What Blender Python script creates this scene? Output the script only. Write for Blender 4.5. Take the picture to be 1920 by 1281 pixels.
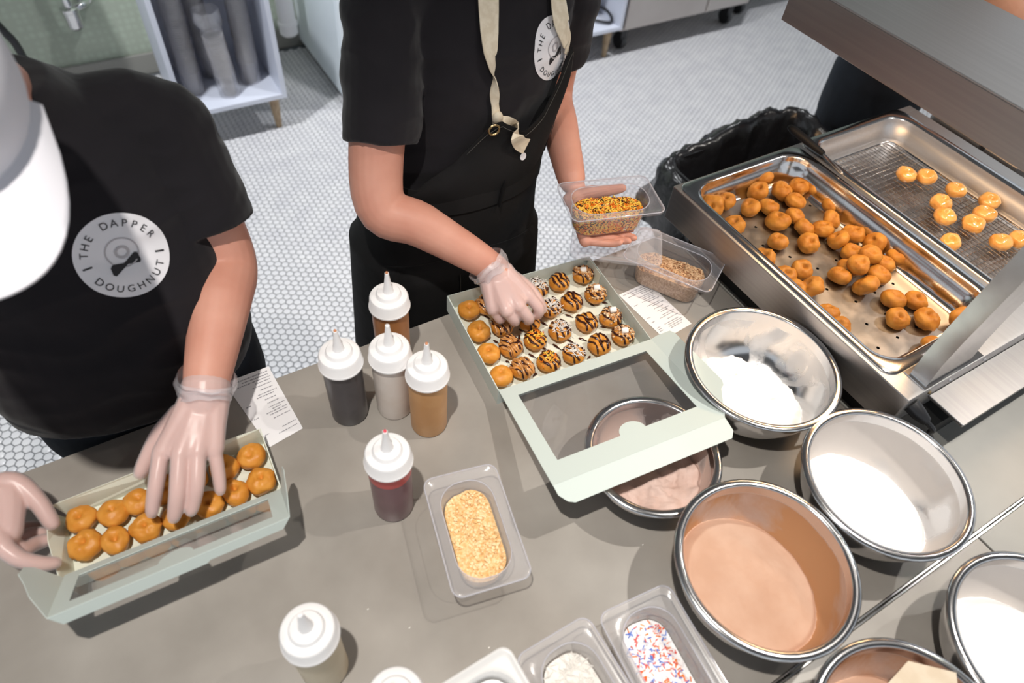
import bpy, bmesh, math, random
import numpy as np
from mathutils import Vector, Matrix, noise, geometry
from mathutils.bvhtree import BVHTree

random.seed(11)
sc = bpy.context.scene
col = sc.collection
for o in list(bpy.data.objects):
    bpy.data.objects.remove(o)

# ------------------------------------------------------------------ camera
F = 1288.154
CX, CY, CZ = 960.0, 640.5, 1.85
R = np.array([[0.8604428902, -0.3479787934, 0.3722214287],
              [-0.5039171110, -0.6894083697, 0.5203687587],
              [0.0755352756, -0.6353163457, -0.7685489985]])


def W(px, py, z=0.9):
    """photo pixel + height of the surface it lies on -> world point"""
    d = R @ np.array([(px - CX) / F, (py - CY) / F, 1.0])
    t = (z - CZ) / d[2]
    return Vector((d[0] * t, d[1] * t, z))


def ray(px, py):
    d = R @ np.array([(px - CX) / F, (py - CY) / F, 1.0])
    return Vector(d).normalized()


def project(v):
    c = R.T @ np.array([v[0], v[1], v[2] - CZ])
    return CX + F * c[0] / c[2], CY + F * c[1] / c[2], c[2]


cam_data = bpy.data.cameras.new('camera')
cam = bpy.data.objects.new('camera', cam_data)
col.objects.link(cam)
cam_data.sensor_width = 36.0
cam_data.lens = F / 1920.0 * 36.0
cam_data.clip_start = 0.02
m = Matrix.Identity(4)
for i in range(3):
    m[i][0] = R[i, 0]
    m[i][1] = -R[i, 1]
    m[i][2] = -R[i, 2]
m[2][3] = CZ
cam.matrix_world = m
cam_data.dof.use_dof = True
cam_data.dof.focus_distance = 1.22
cam_data.dof.aperture_fstop = 3.2
sc.camera = cam

# ------------------------------------------------------------------ light
world = bpy.data.worlds.new('room_light')
sc.world = world
world.use_nodes = True
bg = world.node_tree.nodes['Background']
bg.inputs[0].default_value = (0.86, 0.93, 1.0, 1)
bg.inputs[1].default_value = 0.62

sc.view_settings.view_transform = 'Standard'
sc.view_settings.look = 'None'
sc.view_settings.exposure = 0.3
sc.view_settings.gamma = 1.0
sc.view_settings.use_curve_mapping = False


def spot(name, loc, target, power, angle=100, blend=0.5, color=(1, 0.95, 0.88), radius=0.025):
    d = bpy.data.lights.new(name, 'SPOT')
    d.energy = power
    d.spot_size = math.radians(angle)
    d.spot_blend = blend
    d.color = color
    d.shadow_soft_size = radius
    o = bpy.data.objects.new(name, d)
    col.objects.link(o)
    o.location = loc
    o.rotation_euler = (Vector(target) - Vector(loc)).to_track_quat('-Z', 'Y').to_euler()
    return o


# row of ceiling downlights over the counter, and one over the work aisle behind it
spot('ceiling_downlight', (-0.16, 0.12, 2.9), (-0.04, 0.22, 0.9), 118, 70, 0.9)
spot('ceiling_downlight', (1.32, 0.05, 2.9), (1.1, 0.22, 0.9), 88, 70, 0.9)
spot('ceiling_downlight', (2.75, 0.05, 2.9), (2.3, 0.2, 0.9), 60, 84, 0.7)
for x, e in ((-0.25, 185), (1.2, 80), (2.6, 112)):
    spot('ceiling_downlight', (x, 2.2, 2.9), (x + (0.25 if x < 0 else 0.0), 3.0, 0.0), e, 108, 0.7, (0.96, 0.98, 1.0), 0.06)

# ------------------------------------------------------------------ helpers


def tag(o, label=None, cat=None, group=None, kind=None):
    if label:
        o['label'] = label
    if cat:
        o['category'] = cat
    if group:
        o['group'] = group
    if kind:
        o['kind'] = kind
    return o


def thing(name, label, cat, loc=(0, 0, 0), rz=0.0, group=None):
    o = bpy.data.objects.new(name, None)
    col.objects.link(o)
    o.empty_display_size = 0.02
    o.location = loc
    o.rotation_euler = (0, 0, rz)
    tag(o, label, cat, group)
    return o


class MB:
    """collects shapes into one mesh"""

    def __init__(self):
        self.v, self.f, self.mi = [], [], []

    def add(self, vs, fs, mi=0, M=None):
        n = len(self.v)
        if M is not None:
            vs = [M @ Vector(q) for q in vs]
        self.v += [tuple(q) for q in vs]
        self.f += [tuple(i + n for i in f) for f in fs]
        self.mi += [mi] * len(fs)
        return self

    def box(self, x0, x1, y0, y1, z0, z1, mi=0, M=None, bev=0.0):
        if bev > 0:
            b = bev
            lo = [(x0 + b, y0), (x1 - b, y0), (x1, y0 + b), (x1, y1 - b), (x1 - b, y1), (x0 + b, y1), (x0, y1 - b), (x0, y0 + b)]
            cx, cy = (x0 + x1) / 2, (y0 + y1) / 2

            def ins(p, d):
                return (p[0] + d * (1 if p[0] < cx else -1), p[1] + d * (1 if p[1] < cy else -1))
            rings = [[(*ins(p, b * .6), z0) for p in lo], [(*p, z0 + b) for p in lo], [(*p, z1 - b) for p in lo], [(*ins(p, b * .6), z1) for p in lo]]
            return self.loft(rings, mi=mi, M=M)
        vs = [(x0, y0, z0), (x1, y0, z0), (x1, y1, z0), (x0, y1, z0), (x0, y0, z1), (x1, y0, z1), (x1, y1, z1), (x0, y1, z1)]
        fs = [(0, 3, 2, 1), (4, 5, 6, 7), (0, 1, 5, 4), (1, 2, 6, 5), (2, 3, 7, 6), (3, 0, 4, 7)]
        return self.add(vs, fs, mi, M)

    def loft(self, rings, cap0=True, cap1=True, mi=0, M=None, closed=True):
        n = len(rings[0])
        vs = [q for r in rings for q in r]
        fs = []
        for i in range(len(rings) - 1):
            for j in range(n if closed else n - 1):
                k = (j + 1) % n
                fs.append((i * n + j, i * n + k, (i + 1) * n + k, (i + 1) * n + j))
        if cap0:
            fs.append(tuple(range(n - 1, -1, -1)))
        if cap1:
            b = (len(rings) - 1) * n
            fs.append(tuple(range(b, b + n)))
        return self.add(vs, fs, mi, M)

    def lathe(self, prof, seg=32, mi=0, M=None, cap0=False, cap1=False):
        rings = [[(r * math.cos(2 * math.pi * j / seg), r * math.sin(2 * math.pi * j / seg), z) for j in range(seg)] for r, z in prof]
        return self.loft(rings, cap0, cap1, mi, M)

    def tube(self, pts, rad, seg=10, mi=0, caps=True, flat=1.0, dome=False):
        pts = [Vector(q) for q in pts]
        if not isinstance(rad, (list, tuple)):
            rad = [rad] * len(pts)
        rings = []
        t0 = (pts[1] - pts[0]).normalized()
        ref = Vector((0, 0, 1)) if abs(t0.z) < 0.9 else Vector((1, 0, 0))
        u = t0.cross(ref).normalized()
        for i, q in enumerate(pts):
            a = pts[max(i - 1, 0)]
            b = pts[min(i + 1, len(pts) - 1)]
            t = (b - a).normalized()
            u = (u - t * u.dot(t)).normalized()
            v = t.cross(u)
            if dome and i == 0:
                for k in (0.35, 0.75):
                    rings.append([q - t * rad[0] * math.sqrt(1 - k * k) + (u * math.cos(x) + v * math.sin(x) * flat) * rad[0] * k for x in [2 * math.pi * j / seg for j in range(seg)]])
            rings.append([q + (u * math.cos(x) + v * math.sin(x) * flat) * rad[i] for x in [2 * math.pi * j / seg for j in range(seg)]])
            if dome and i == len(pts) - 1:
                for k in (0.75, 0.35):
                    rings.append([q + t * rad[-1] * math.sqrt(1 - k * k) + (u * math.cos(x) + v * math.sin(x) * flat) * rad[-1] * k for x in [2 * math.pi * j / seg for j in range(seg)]])
        return self.loft(rings, caps, caps, mi)

    def ellipsoid(self, c, r, seg=20, rings=12, M=None):
        c = Vector(c)
        out = []
        for i in range(1, rings):
            a = math.pi * i / rings
            out.append([(r[0] * math.sin(a) * math.cos(2 * math.pi * j / seg), r[1] * math.sin(a) * math.sin(2 * math.pi * j / seg), -r[2] * math.cos(a)) for j in range(seg)])
        T = Matrix.Translation(c)
        if M is not None:
            T = T @ M
        return self.loft(out, True, True, 0, T)

    def mesh(self, name, mats, smooth=True, angle=35):
        me = bpy.data.meshes.new(name)
        me.from_pydata(self.v, [], self.f)
        if not isinstance(mats, (list, tuple)):
            mats = [mats]
        for q in mats:
            me.materials.append(q)
        if len(mats) > 1:
            me.polygons.foreach_set('material_index', self.mi)
        if smooth:
            me.polygons.foreach_set('use_smooth', [True] * len(self.f))
            me.update()
            if angle < 180:
                me.set_sharp_from_angle(angle=math.radians(angle))
        me.update()
        return me

    def build(self, name, mats, parent=None, smooth=True, angle=35, kind=None, label=None):
        return link(name, self.mesh(name, mats, smooth, angle), parent, kind, label)


def link(name, me, parent=None, kind=None, label=None):
    o = bpy.data.objects.new(name, me)
    col.objects.link(o)
    if parent:
        o.parent = parent
    if kind:
        o['kind'] = kind
    if label:
        o['label'] = label
    return o


def copy_tree(o, parent=None):
    c = o.copy()
    col.objects.link(c)
    c.parent = parent
    for ch in [k for k in bpy.data.objects if k.parent == o]:
        copy_tree(ch, c)
    return c


def rrect(w, l, r, z, n=6, cx=0.0, cy=0.0):
    """rounded rectangle loop, counter-clockwise"""
    pts = []
    for sx, sy, a0 in ((1, 1, 0), (-1, 1, 90), (-1, -1, 180), (1, -1, 270)):
        for k in range(n + 1):
            a = math.radians(a0 + 90 * k / n)
            pts.append((cx + sx * (w / 2 - r) + r * math.cos(a), cy + sy * (l / 2 - r) + r * math.sin(a), z))
    return pts


def catmull(pts, n=6):
    P = [Vector(q) for q in pts]
    out = []
    for i in range(len(P) - 1):
        a, b, c, d = P[max(i - 1, 0)], P[i], P[i + 1], P[min(i + 2, len(P) - 1)]
        for k in range(n):
            t = k / n
            out.append(0.5 * ((2 * b) + (c - a) * t + (2 * a - 5 * b + 4 * c - d) * t * t + (3 * b - a - 3 * c + d) * t ** 3))
    out.append(P[-1])
    return out


def lerps(vals, n=6):
    out = []
    for i in range(len(vals) - 1):
        for k in range(n):
            out.append(vals[i] + (vals[i + 1] - vals[i]) * k / n)
    out.append(vals[-1])
    return out


# ------------------------------------------------------------------ materials


def srgb(r, g, b):
    def f(c):
        c /= 255.0
        return c / 12.92 if c <= 0.04045 else ((c + 0.055) / 1.055) ** 2.4
    return (f(r), f(g), f(b), 1.0)


def mat(name, c, rough=0.5, metal=0.0, c2=None, nscale=20.0, lo=0.4, hi=0.6, detail=4.0, bump=0.0, bscale=60.0, bdist=0.002,
        sss=0.0, coat=0.0, sheen=0.0, stretch=None, spec=0.5, rough2=None):
    mm = bpy.data.materials.new(name)
    mm.use_nodes = True
    nt = mm.node_tree
    b = nt.nodes['Principled BSDF']
    b.inputs['Base Color'].default_value = c
    b.inputs['Roughness'].default_value = rough
    b.inputs['Metallic'].default_value = metal
    b.inputs['Specular IOR Level'].default_value = spec
    if sss:
        b.inputs['Subsurface Weight'].default_value = sss
        b.inputs['Subsurface Radius'].default_value = (0.006, 0.003, 0.002)
        b.inputs['Subsurface Scale'].default_value = 1.0
    if coat:
        b.inputs['Coat Weight'].default_value = coat
        b.inputs['Coat Roughness'].default_value = 0.15
    if sheen:
        b.inputs['Sheen Weight'].default_value = sheen
        b.inputs['Sheen Roughness'].default_value = 0.5
    tc = nt.nodes.new('ShaderNodeTexCoord')
    src = tc.outputs['Object']
    if stretch:
        mp = nt.nodes.new('ShaderNodeMapping')
        mp.inputs['Scale'].default_value = stretch
        nt.links.new(src, mp.inputs['Vector'])
        src = mp.outputs['Vector']
    if c2:
        n = nt.nodes.new('ShaderNodeTexNoise')
        n.inputs['Scale'].default_value = nscale
        n.inputs['Detail'].default_value = detail
        nt.links.new(src, n.inputs['Vector'])
        r = nt.nodes.new('ShaderNodeValToRGB')
        r.color_ramp.elements[0].position = lo
        r.color_ramp.elements[1].position = hi
        r.color_ramp.elements[0].color = c
        r.color_ramp.elements[1].color = c2
        nt.links.new(n.outputs['Fac'], r.inputs['Fac'])
        nt.links.new(r.outputs['Color'], b.inputs['Base Color'])
        if rough2 is not None:
            mr = nt.nodes.new('ShaderNodeMapRange')
            mr.inputs['From Min'].default_value = lo
            mr.inputs['From Max'].default_value = hi
            mr.inputs['To Min'].default_value = rough
            mr.inputs['To Max'].default_value = rough2
            nt.links.new(n.outputs['Fac'], mr.inputs['Value'])
            nt.links.new(mr.outputs['Result'], b.inputs['Roughness'])
    if bump:
        n2 = nt.nodes.new('ShaderNodeTexNoise')
        n2.inputs['Scale'].default_value = bscale
        n2.inputs['Detail'].default_value = 3.0
        nt.links.new(src, n2.inputs['Vector'])
        bp = nt.nodes.new('ShaderNodeBump')
        bp.inputs['Strength'].default_value = bump
        bp.inputs['Distance'].default_value = bdist
        nt.links.new(n2.outputs['Fac'], bp.inputs['Height'])
        nt.links.new(bp.outputs['Normal'], b.inputs['Normal'])
    return mm


def clear_mat(name, tint=(0.97, 0.97, 0.98, 1), haze=0.06, hazec=(0.9, 0.88, 0.92, 1), gloss=0.9, rough=0.08):
    """thin clear plastic: lets light through, shines at the edges, slightly hazy"""
    mm = bpy.data.materials.new(name)
    mm.use_nodes = True
    nt = mm.node_tree
    nt.nodes.clear()
    out = nt.nodes.new('ShaderNodeOutputMaterial')
    tr = nt.nodes.new('ShaderNodeBsdfTransparent')
    tr.inputs[0].default_value = tint
    df = nt.nodes.new('ShaderNodeBsdfDiffuse')
    df.inputs[0].default_value = hazec
    gl = nt.nodes.new('ShaderNodeBsdfGlossy')
    gl.inputs['Roughness'].default_value = rough
    m1 = nt.nodes.new('ShaderNodeMixShader')
    m1.inputs[0].default_value = haze
    fr = nt.nodes.new('ShaderNodeLayerWeight')
    fr.inputs[0].default_value = 0.5
    pw = nt.nodes.new('ShaderNodeMath')
    pw.operation = 'POWER'
    pw.inputs[1].default_value = 3.0
    nt.links.new(fr.outputs['Facing'], pw.inputs[0])
    mu = nt.nodes.new('ShaderNodeMath')
    mu.operation = 'MULTIPLY_ADD'
    mu.inputs[1].default_value = gloss * 0.7
    mu.inputs[2].default_value = 0.035 * gloss
    m2 = nt.nodes.new('ShaderNodeMixShader')
    L = nt.links.new
    L(tr.outputs[0], m1.inputs[1])
    L(df.outputs[0], m1.inputs[2])
    L(pw.outputs[0], mu.inputs[0])
    L(mu.outputs[0], m2.inputs[0])
    L(m1.outputs[0], m2.inputs[1])
    L(gl.outputs[0], m2.inputs[2])
    L(m2.outputs[0], out.inputs[0])
    return mm


def emit_mat(name, c, s):
    mm = bpy.data.materials.new(name)
    mm.use_nodes = True
    b = mm.node_tree.nodes['Principled BSDF']
    b.inputs['Emission Color'].default_value = c
    b.inputs['Emission Strength'].default_value = s
    return mm


m_counter = mat('grey_stone', srgb(141, 135, 128), 0.36, c2=srgb(165, 159, 152), nscale=7, lo=0.3, hi=0.72, detail=12, bump=0.05, bscale=400, bdist=0.0006)
m_counter2 = mat('grey_stone_pale', srgb(150, 148, 143), 0.4, c2=srgb(170, 168, 162), nscale=5, lo=0.3, hi=0.72, detail=8, bump=0.05, bscale=400, bdist=0.0006)
m_steel = mat('brushed_steel', (0.56, 0.55, 0.55, 1), 0.42, 1.0, c2=(0.53, 0.52, 0.52, 1), nscale=3, bump=0.012, bscale=30, bdist=0.001, stretch=(60, 1, 60))
m_steel2 = mat('brushed_steel_dark', (0.42, 0.40, 0.39, 1), 0.38, 1.0, c2=(0.39, 0.37, 0.365, 1), nscale=3, bump=0.03, bscale=30, bdist=0.001, stretch=(60, 1, 60))
m_polish = mat('polished_steel', (0.66, 0.65, 0.65, 1), 0.16, 1.0, c2=(0.6, 0.59, 0.59, 1), nscale=40, bump=0.02, bscale=90, bdist=0.001)
m_panfloor = mat('greasy_steel', (0.36, 0.355, 0.36, 1), 0.36, 1.0, c2=(0.43, 0.42, 0.425, 1), nscale=40, lo=0.4, hi=0.68, detail=6, bump=0.05, bscale=150, bdist=0.0006, rough2=0.46)
m_chrome = mat('chrome', (0.75, 0.75, 0.76, 1), 0.08, 1.0)
m_black = mat('black_plastic', (0.012, 0.012, 0.014, 1), 0.4)
m_bag = mat('black_bag_film', (0.012, 0.012, 0.014, 1), 0.28, bump=0.6, bscale=22, bdist=0.01, coat=0.3)
m_gapshade = mat('gap_shade', (0.008, 0.008, 0.008, 1), 0.8)  # flat black that paints the shade under the warmer and in the pan holes
m_white = mat('white_plastic', srgb(236, 234, 234), 0.38, sss=0.0)
m_lam = mat('white_laminate', srgb(205, 209, 222), 0.4, c2=srgb(212, 216, 228), nscale=3)
m_fridge = mat('white_enamel', srgb(222, 230, 235), 0.35, c2=srgb(228, 235, 239), nscale=2)
m_door = mat('satin_steel', srgb(180, 172, 168), 0.5, 0.25, c2=srgb(186, 179, 175), nscale=3)
m_wood = mat('pale_wood', srgb(178, 156, 126), 0.5, c2=srgb(150, 126, 98), nscale=30, stretch=(6, 6, 1))
m_green = mat('mint_card', srgb(197, 207, 202), 0.6, bump=0.04, bscale=300, bdist=0.0005)
m_greenin = mat('mint_card_inside', srgb(222, 226, 212), 0.45, bump=0.04, bscale=300, bdist=0.0005)
m_lidclear = clear_mat('clear_lid_plastic', (0.93, 0.93, 0.95, 1), 0.26, (0.88, 0.88, 0.94, 1), 1.0, 0.08)
m_film = clear_mat('window_film', (0.955, 0.955, 0.96, 1), 0.02, gloss=0.8, rough=0.04)
m_clear = clear_mat('clear_plastic', (0.95, 0.945, 0.955, 1), 0.14, (0.8, 0.78, 0.84, 1), 0.9, 0.08)
m_frost = clear_mat('frosted_plastic', (0.94, 0.93, 0.93, 1), 0.22, (0.92, 0.90, 0.92, 1), 0.8, 0.18)
m_solid = mat('white_frosted_plastic', srgb(214, 213, 212), 0.35)
m_paper = mat('receipt_paper', srgb(236, 234, 236), 0.7)
m_ink = mat('receipt_ink', srgb(150, 148, 154), 0.8)
m_donut = mat('fried_dough', srgb(168, 110, 42), 0.48, c2=srgb(194, 140, 62), nscale=45, lo=0.35, hi=0.65, detail=6, bump=0.25, bscale=220, bdist=0.0012, spec=0.35)
m_donut2 = mat('golden_dough', srgb(204, 132, 46), 0.45, c2=srgb(218, 152, 66), nscale=45, lo=0.35, hi=0.65, detail=6, bump=0.2, bscale=220, bdist=0.0012, spec=0.35)
m_donut3 = mat('glazed_dough', srgb(214, 146, 66), 0.24, c2=srgb(228, 172, 96), nscale=45, lo=0.35, hi=0.65, detail=6, bump=0.15, bscale=120, bdist=0.0012, coat=0.4)
m_choc = mat('chocolate_sauce', srgb(50, 20, 14), 0.14, c2=srgb(66, 30, 18), nscale=90, coat=0.5)
m_caramel = mat('caramel_glaze', srgb(186, 128, 72), 0.25, c2=srgb(204, 148, 92), nscale=90, coat=0.3)
m_coco = mat('coconut', srgb(232, 228, 222), 0.7)
m_marsh = mat('marshmallow', srgb(246, 243, 238), 0.75)
m_nut = mat('chopped_nuts', srgb(200, 160, 118), 0.7, c2=srgb(234, 208, 172), nscale=160)
m_nutbrown = mat('toasted_crumbs', srgb(176, 136, 98), 0.8, c2=srgb(214, 180, 144), nscale=260, bump=0.7, bscale=420, bdist=0.002)
m_crumb = mat('yellow_crumbs', srgb(226, 178, 116), 0.85, c2=srgb(244, 208, 156), nscale=240, bump=0.7, bscale=380, bdist=0.002)
m_sprY = mat('sprinkle_yellow', srgb(248, 206, 84), 0.35)
m_sprO = mat('sprinkle_orange', srgb(232, 120, 18), 0.35)
m_sprB = mat('sprinkle_brown', srgb(62, 34, 14), 0.35)
m_sprR = mat('sprinkle_red', srgb(224, 92, 84), 0.4)
m_sprU = mat('sprinkle_blue', srgb(96, 128, 206), 0.4)
m_sprW = mat('sprinkle_white', srgb(240, 236, 236), 0.4)
m_sugar = mat('powdered_sugar', srgb(248, 247, 246), 0.9, bump=0.3, bscale=70, bdist=0.003)
m_sugar2 = mat('fine_sugar', srgb(248, 247, 247), 0.85, bump=0.1, bscale=300, bdist=0.0006)
m_cinn = mat('cinnamon_sugar', srgb(190, 150, 126), 0.85, c2=srgb(204, 168, 146), nscale=14, lo=0.35, hi=0.7, detail=8, bump=0.2, bscale=500, bdist=0.0006)
m_cocoa = mat('cocoa_sugar', srgb(206, 180, 170), 0.85, c2=srgb(190, 160, 148), nscale=24, lo=0.4, hi=0.65, bump=0.5, bscale=90, bdist=0.003)
m_skin = mat('skin', srgb(212, 156, 136), 0.5, c2=srgb(200, 140, 120), nscale=14, lo=0.3, hi=0.7, sss=0.12, bump=0.08, bscale=240, bdist=0.0006, spec=0.35)
m_skin2 = mat('skin_warm', srgb(214, 156, 124), 0.5, c2=srgb(204, 144, 112), nscale=14, lo=0.3, hi=0.7, sss=0.12, bump=0.08, bscale=240, bdist=0.0006, spec=0.35)
m_nail = mat('nail', srgb(236, 190, 176), 0.3)
m_tee = mat('black_cotton', srgb(22, 20, 24), 0.85, c2=srgb(28, 25, 29), nscale=4, bump=0.5, bscale=9, bdist=0.012, sheen=0.15, spec=0.2)
m_apron = mat('black_canvas', srgb(16, 16, 17), 0.85, c2=srgb(24, 23, 24), nscale=6, bump=0.35, bscale=14, bdist=0.008, spec=0.25)
m_jean = mat('dark_denim', srgb(18, 24, 34), 0.85, c2=srgb(26, 34, 46), nscale=8, bump=0.3, bscale=14, bdist=0.006)
m_strap = mat('cream_webbing', srgb(226, 214, 192), 0.8, c2=srgb(214, 200, 176), nscale=90, bump=0.3, bscale=500, bdist=0.0006)
m_brass = mat('aged_brass', (0.35, 0.26, 0.14, 1), 0.35, 1.0)
m_cap = mat('white_cap_cloth', srgb(218, 216, 222), 0.75, bump=0.15, bscale=500, bdist=0.0006)
m_hair = mat('brown_hair', srgb(70, 46, 34), 0.6, c2=srgb(92, 62, 44), nscale=60, stretch=(1, 1, 8))
m_print = mat('white_print', srgb(226, 224, 228), 0.7)
m_printk = mat('black_print', srgb(36, 34, 38), 0.7)
m_printg = mat('grey_print', srgb(178, 174, 178), 0.7)
m_shoe = mat('black_leather', (0.015, 0.015, 0.016, 1), 0.4)
m_card = mat('brown_card', srgb(206, 188, 164), 0.7, c2=srgb(214, 198, 176), nscale=40)
m_lip = mat('lip', srgb(190, 110, 100), 0.45)
m_eye = mat('eye_white', srgb(236, 232, 228), 0.2)
m_iris = mat('iris', srgb(60, 44, 34), 0.2)
# ------------------------------------------------------------------ the room
S = 0.0268          # hex tile pitch
HX = S * math.sqrt(3) / 2
m_grout = mat('grey_grout', srgb(104, 106, 110), 0.9)
m_tile = mat('white_hex_tile', srgb(206, 205, 208), 0.34, c2=srgb(217, 216, 217), nscale=12, lo=0.35, hi=0.65)

fl = MB()
fl.box(-5.0, 7.0, -2.2, 3.49, -0.05, -0.0012)
floor = fl.build('floor', m_grout, smooth=False)
tag(floor, 'white hexagon mosaic tile floor with grey grout', 'floor', kind='structure')

hex_r = S / math.sqrt(3) - 0.0017


def hexverts(cx, cy):
    out = []
    for rr, z in ((hex_r, -0.001), (hex_r, 0.0006), (hex_r - 0.0012, 0.0014)):
        for k in range(6):
            a = math.radians(60 * k)
            out.append((cx + rr * math.cos(a), cy + rr * math.sin(a), z))
    return out


hex_f = [(12, 13, 14, 15, 16, 17)]
for lv in (0, 6):
    for k in range(6):
        hex_f.append((lv + k, lv + (k + 1) % 6, lv + 6 + (k + 1) % 6, lv + 6 + k))
hm = MB()
hm.add(hexverts(0, 0), hex_f)
hex_me = hm.mesh('tile', m_tile, smooth=False)


def inpoly(x, y, poly):
    c = False
    j = len(poly) - 1
    for i in range(len(poly)):
        if (poly[i][1] > y) != (poly[j][1] > y) and x < (poly[j][0] - poly[i][0]) * (y - poly[i][1]) / (poly[j][1] - poly[i][1]) + poly[i][0]:
            c = not c
        j = i
    return c


floor_views = [[(0, 775), (110, 862), (45, 890), (15, 870)], [(470, 560), (500, 660), (505, 690), (585, 672), (600, 610), (640, 610), (690, 640), (725, 560), (660, 440), (475, 440)]]
near, rest = [], []
ix0, ix1 = int(-2.6 / HX), int(5.0 / HX)
for i in range(ix0, ix1):
    cx = i * HX
    off = S / 2 if i % 2 else 0.0
    for j in range(int(0.7 / S), int(3.47 / S)):
        cy = j * S + off
        px, py, d = project((cx, cy, 0))
        if cy < 0.55:
            continue
        if d > 0.2 and any(inpoly(px, py, q) for q in floor_views):
            near.append((d, cx, cy))
        else:
            rest.append((cx, cy))
near.sort()
for k, (d, cx, cy) in enumerate(near):
    if k < 300:
        o = link('tile', hex_me, floor)
        o.location = (cx, cy, 0)
    else:
        rest.append((cx, cy))
rest = np.array(rest)
base = np.array(hexverts(0, 0))
allv = (base[None, :, :] + np.concatenate([rest, np.zeros((len(rest), 1))], 1)[:, None, :]).reshape(-1, 3)
off = (np.arange(len(rest)) * 18)
me = bpy.data.meshes.new('tile_field')
loops = []
sizes = []
quad = np.array(hex_f[1:], dtype=np.int64)
top = np.array(hex_f[0], dtype=np.int64)
lt = np.concatenate([(off[:, None] + top[None, :]), (off[:, None, None] + quad[None]).reshape(len(rest), -1)], 1).reshape(-1)
ls = np.tile(np.array([6] + [4] * 12), len(rest))
me.vertices.add(len(allv))
me.vertices.foreach_set('co', allv.astype(np.float32).ravel())
me.loops.add(len(lt))
me.loops.foreach_set('vertex_index', lt.astype(np.int32))
me.polygons.add(len(ls))
me.polygons.foreach_set('loop_start', np.concatenate([[0], np.cumsum(ls)[:-1]]).astype(np.int32))
me.materials.append(m_tile)
me.update(calc_edges=True)
link('tile_field', me, floor, kind='stuff')

# wallpapered wall and its baseboard
mw = bpy.data.materials.new('green_patterned_paper')
mw.use_nodes = True
nt = mw.node_tree
b = nt.nodes['Principled BSDF']
b.inputs['Roughness'].default_value = 0.8
tc = nt.nodes.new('ShaderNodeTexCoord')
vo = nt.nodes.new('ShaderNodeTexVoronoi')
vo.inputs['Scale'].default_value = 32
vo.inputs['Randomness'].default_value = 0.25
nt.links.new(tc.outputs['Object'], vo.inputs['Vector'])
rp = nt.nodes.new('ShaderNodeValToRGB')
e = rp.color_ramp.elements
e[0].position, e[0].color = 0.12, srgb(146, 144, 124)
e[1].position, e[1].color = 0.3, srgb(178, 190, 174)
e2 = e.new(0.62)
e2.color = srgb(166, 174, 160)
nt.links.new(vo.outputs['Distance'], rp.inputs['Fac'])
nt.links.new(rp.outputs['Color'], b.inputs['Base Color'])
wl = MB()
wl.box(-5.0, 7.0, 3.49, 3.56, 0, 3.05)
tag(wl.build('wall_back', mw, smooth=False), 'sage green wall with small dotted paper pattern', 'wall', kind='structure')
bbm = MB()
bbm.box(-5.0, 7.0, 3.475, 3.49, 0, 0.1, bev=0.004)
tag(bbm.build('baseboard_back', mat('grey_baseboard', srgb(150, 148, 142), 0.5), smooth=False), 'plain grey baseboard under the green wall', 'baseboard', kind='structure')
ce = MB()
ce.box(-2.6, 5.2, -2.2, 3.56, 3.0, 3.06)
tag(ce.build('ceiling', mat('dark_ceiling', srgb(118, 118, 120), 0.9), smooth=False), 'plain grey ceiling over the kitchen', 'ceiling', kind='structure')

# ------------------------------------------------------------------ counter
YE, YJ, XS = 0.753, -0.0155, 0.907
ct = thing('counter', 'long grey stone slab counter that everything is set out on', 'counter', (0.6, 0.2, 0))


def slab(x0, x1, y0, y1, mt):
    q = MB()
    q.box(x0 - 0.6, x1 - 0.6, y0 - 0.2, y1 - 0.2, 0.87, 0.9, bev=0.0012)
    return q.build('slab', mt, ct, smooth=False)


slab(-1.6, 0.905, YJ + 0.004, YE, m_counter)
slab(0.9085, 1.62, YJ + 0.004, 0.70, m_counter2)
slab(-1.6, 0.905, -0.42, YJ - 0.004, m_counter)
slab(0.9085, 1.62, -0.42, YJ - 0.004, m_counter2)
q = MB()
q.box(-2.2, 1.02, YJ - 0.0035 - 0.2, YJ - 0.0012 - 0.2, 0.87, 0.9006)
q.box(-2.2, 1.02, YJ + 0.0012 - 0.2, YJ + 0.0035 - 0.2, 0.87, 0.9006)
q.build('joint_trim', m_polish, ct, smooth=False, label='thin bright metal joint strip')
q = MB()
q.box(-2.15, 0.98, -0.58, YE - 0.2 - 0.05, 0.0, 0.87)
q.build('base_cabinet', mat('dark_base', srgb(60, 58, 56), 0.6), ct, smooth=False)

# ------------------------------------------------------------------ furniture along the back wall


def open_cabinet(x0, x1, y0, y1, z0, z1, label, legs):
    t = thing('open_shelf_cabinet', label, 'cabinet', ((x0 + x1) / 2, (y0 + y1) / 2, 0))
    hx, hy, th = (x1 - x0) / 2, (y1 - y0) / 2, 0.02
    for n, a in (('bottom_panel', (-hx, hx, -hy, hy, z0, z0 + th)), ('side_panel', (-hx, -hx + th, -hy, hy, z0 + th, z1)), ('side_panel', (hx - th, hx, -hy, hy, z0 + th, z1)),
                 ('back_panel', (-hx + th, hx - th, hy - 0.012, hy, z0 + th, z1)), ('top_panel', (-hx, hx, -hy, hy, z1, z1 + th))):
        q = MB()
        q.box(*a, bev=0.001)
        q.build(n, m_lam, t, smooth=False)
    for lx, ly in legs:
        q = MB()
        q.lathe([(0.012, 0.0), (0.013, 0.004), (0.024, z0)], 16, M=Matrix.Translation((lx * (hx - 0.05), ly * (hy - 0.05), 0)), cap0=True, cap1=True)
        q.build('leg', m_wood, t)
    return t


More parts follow.
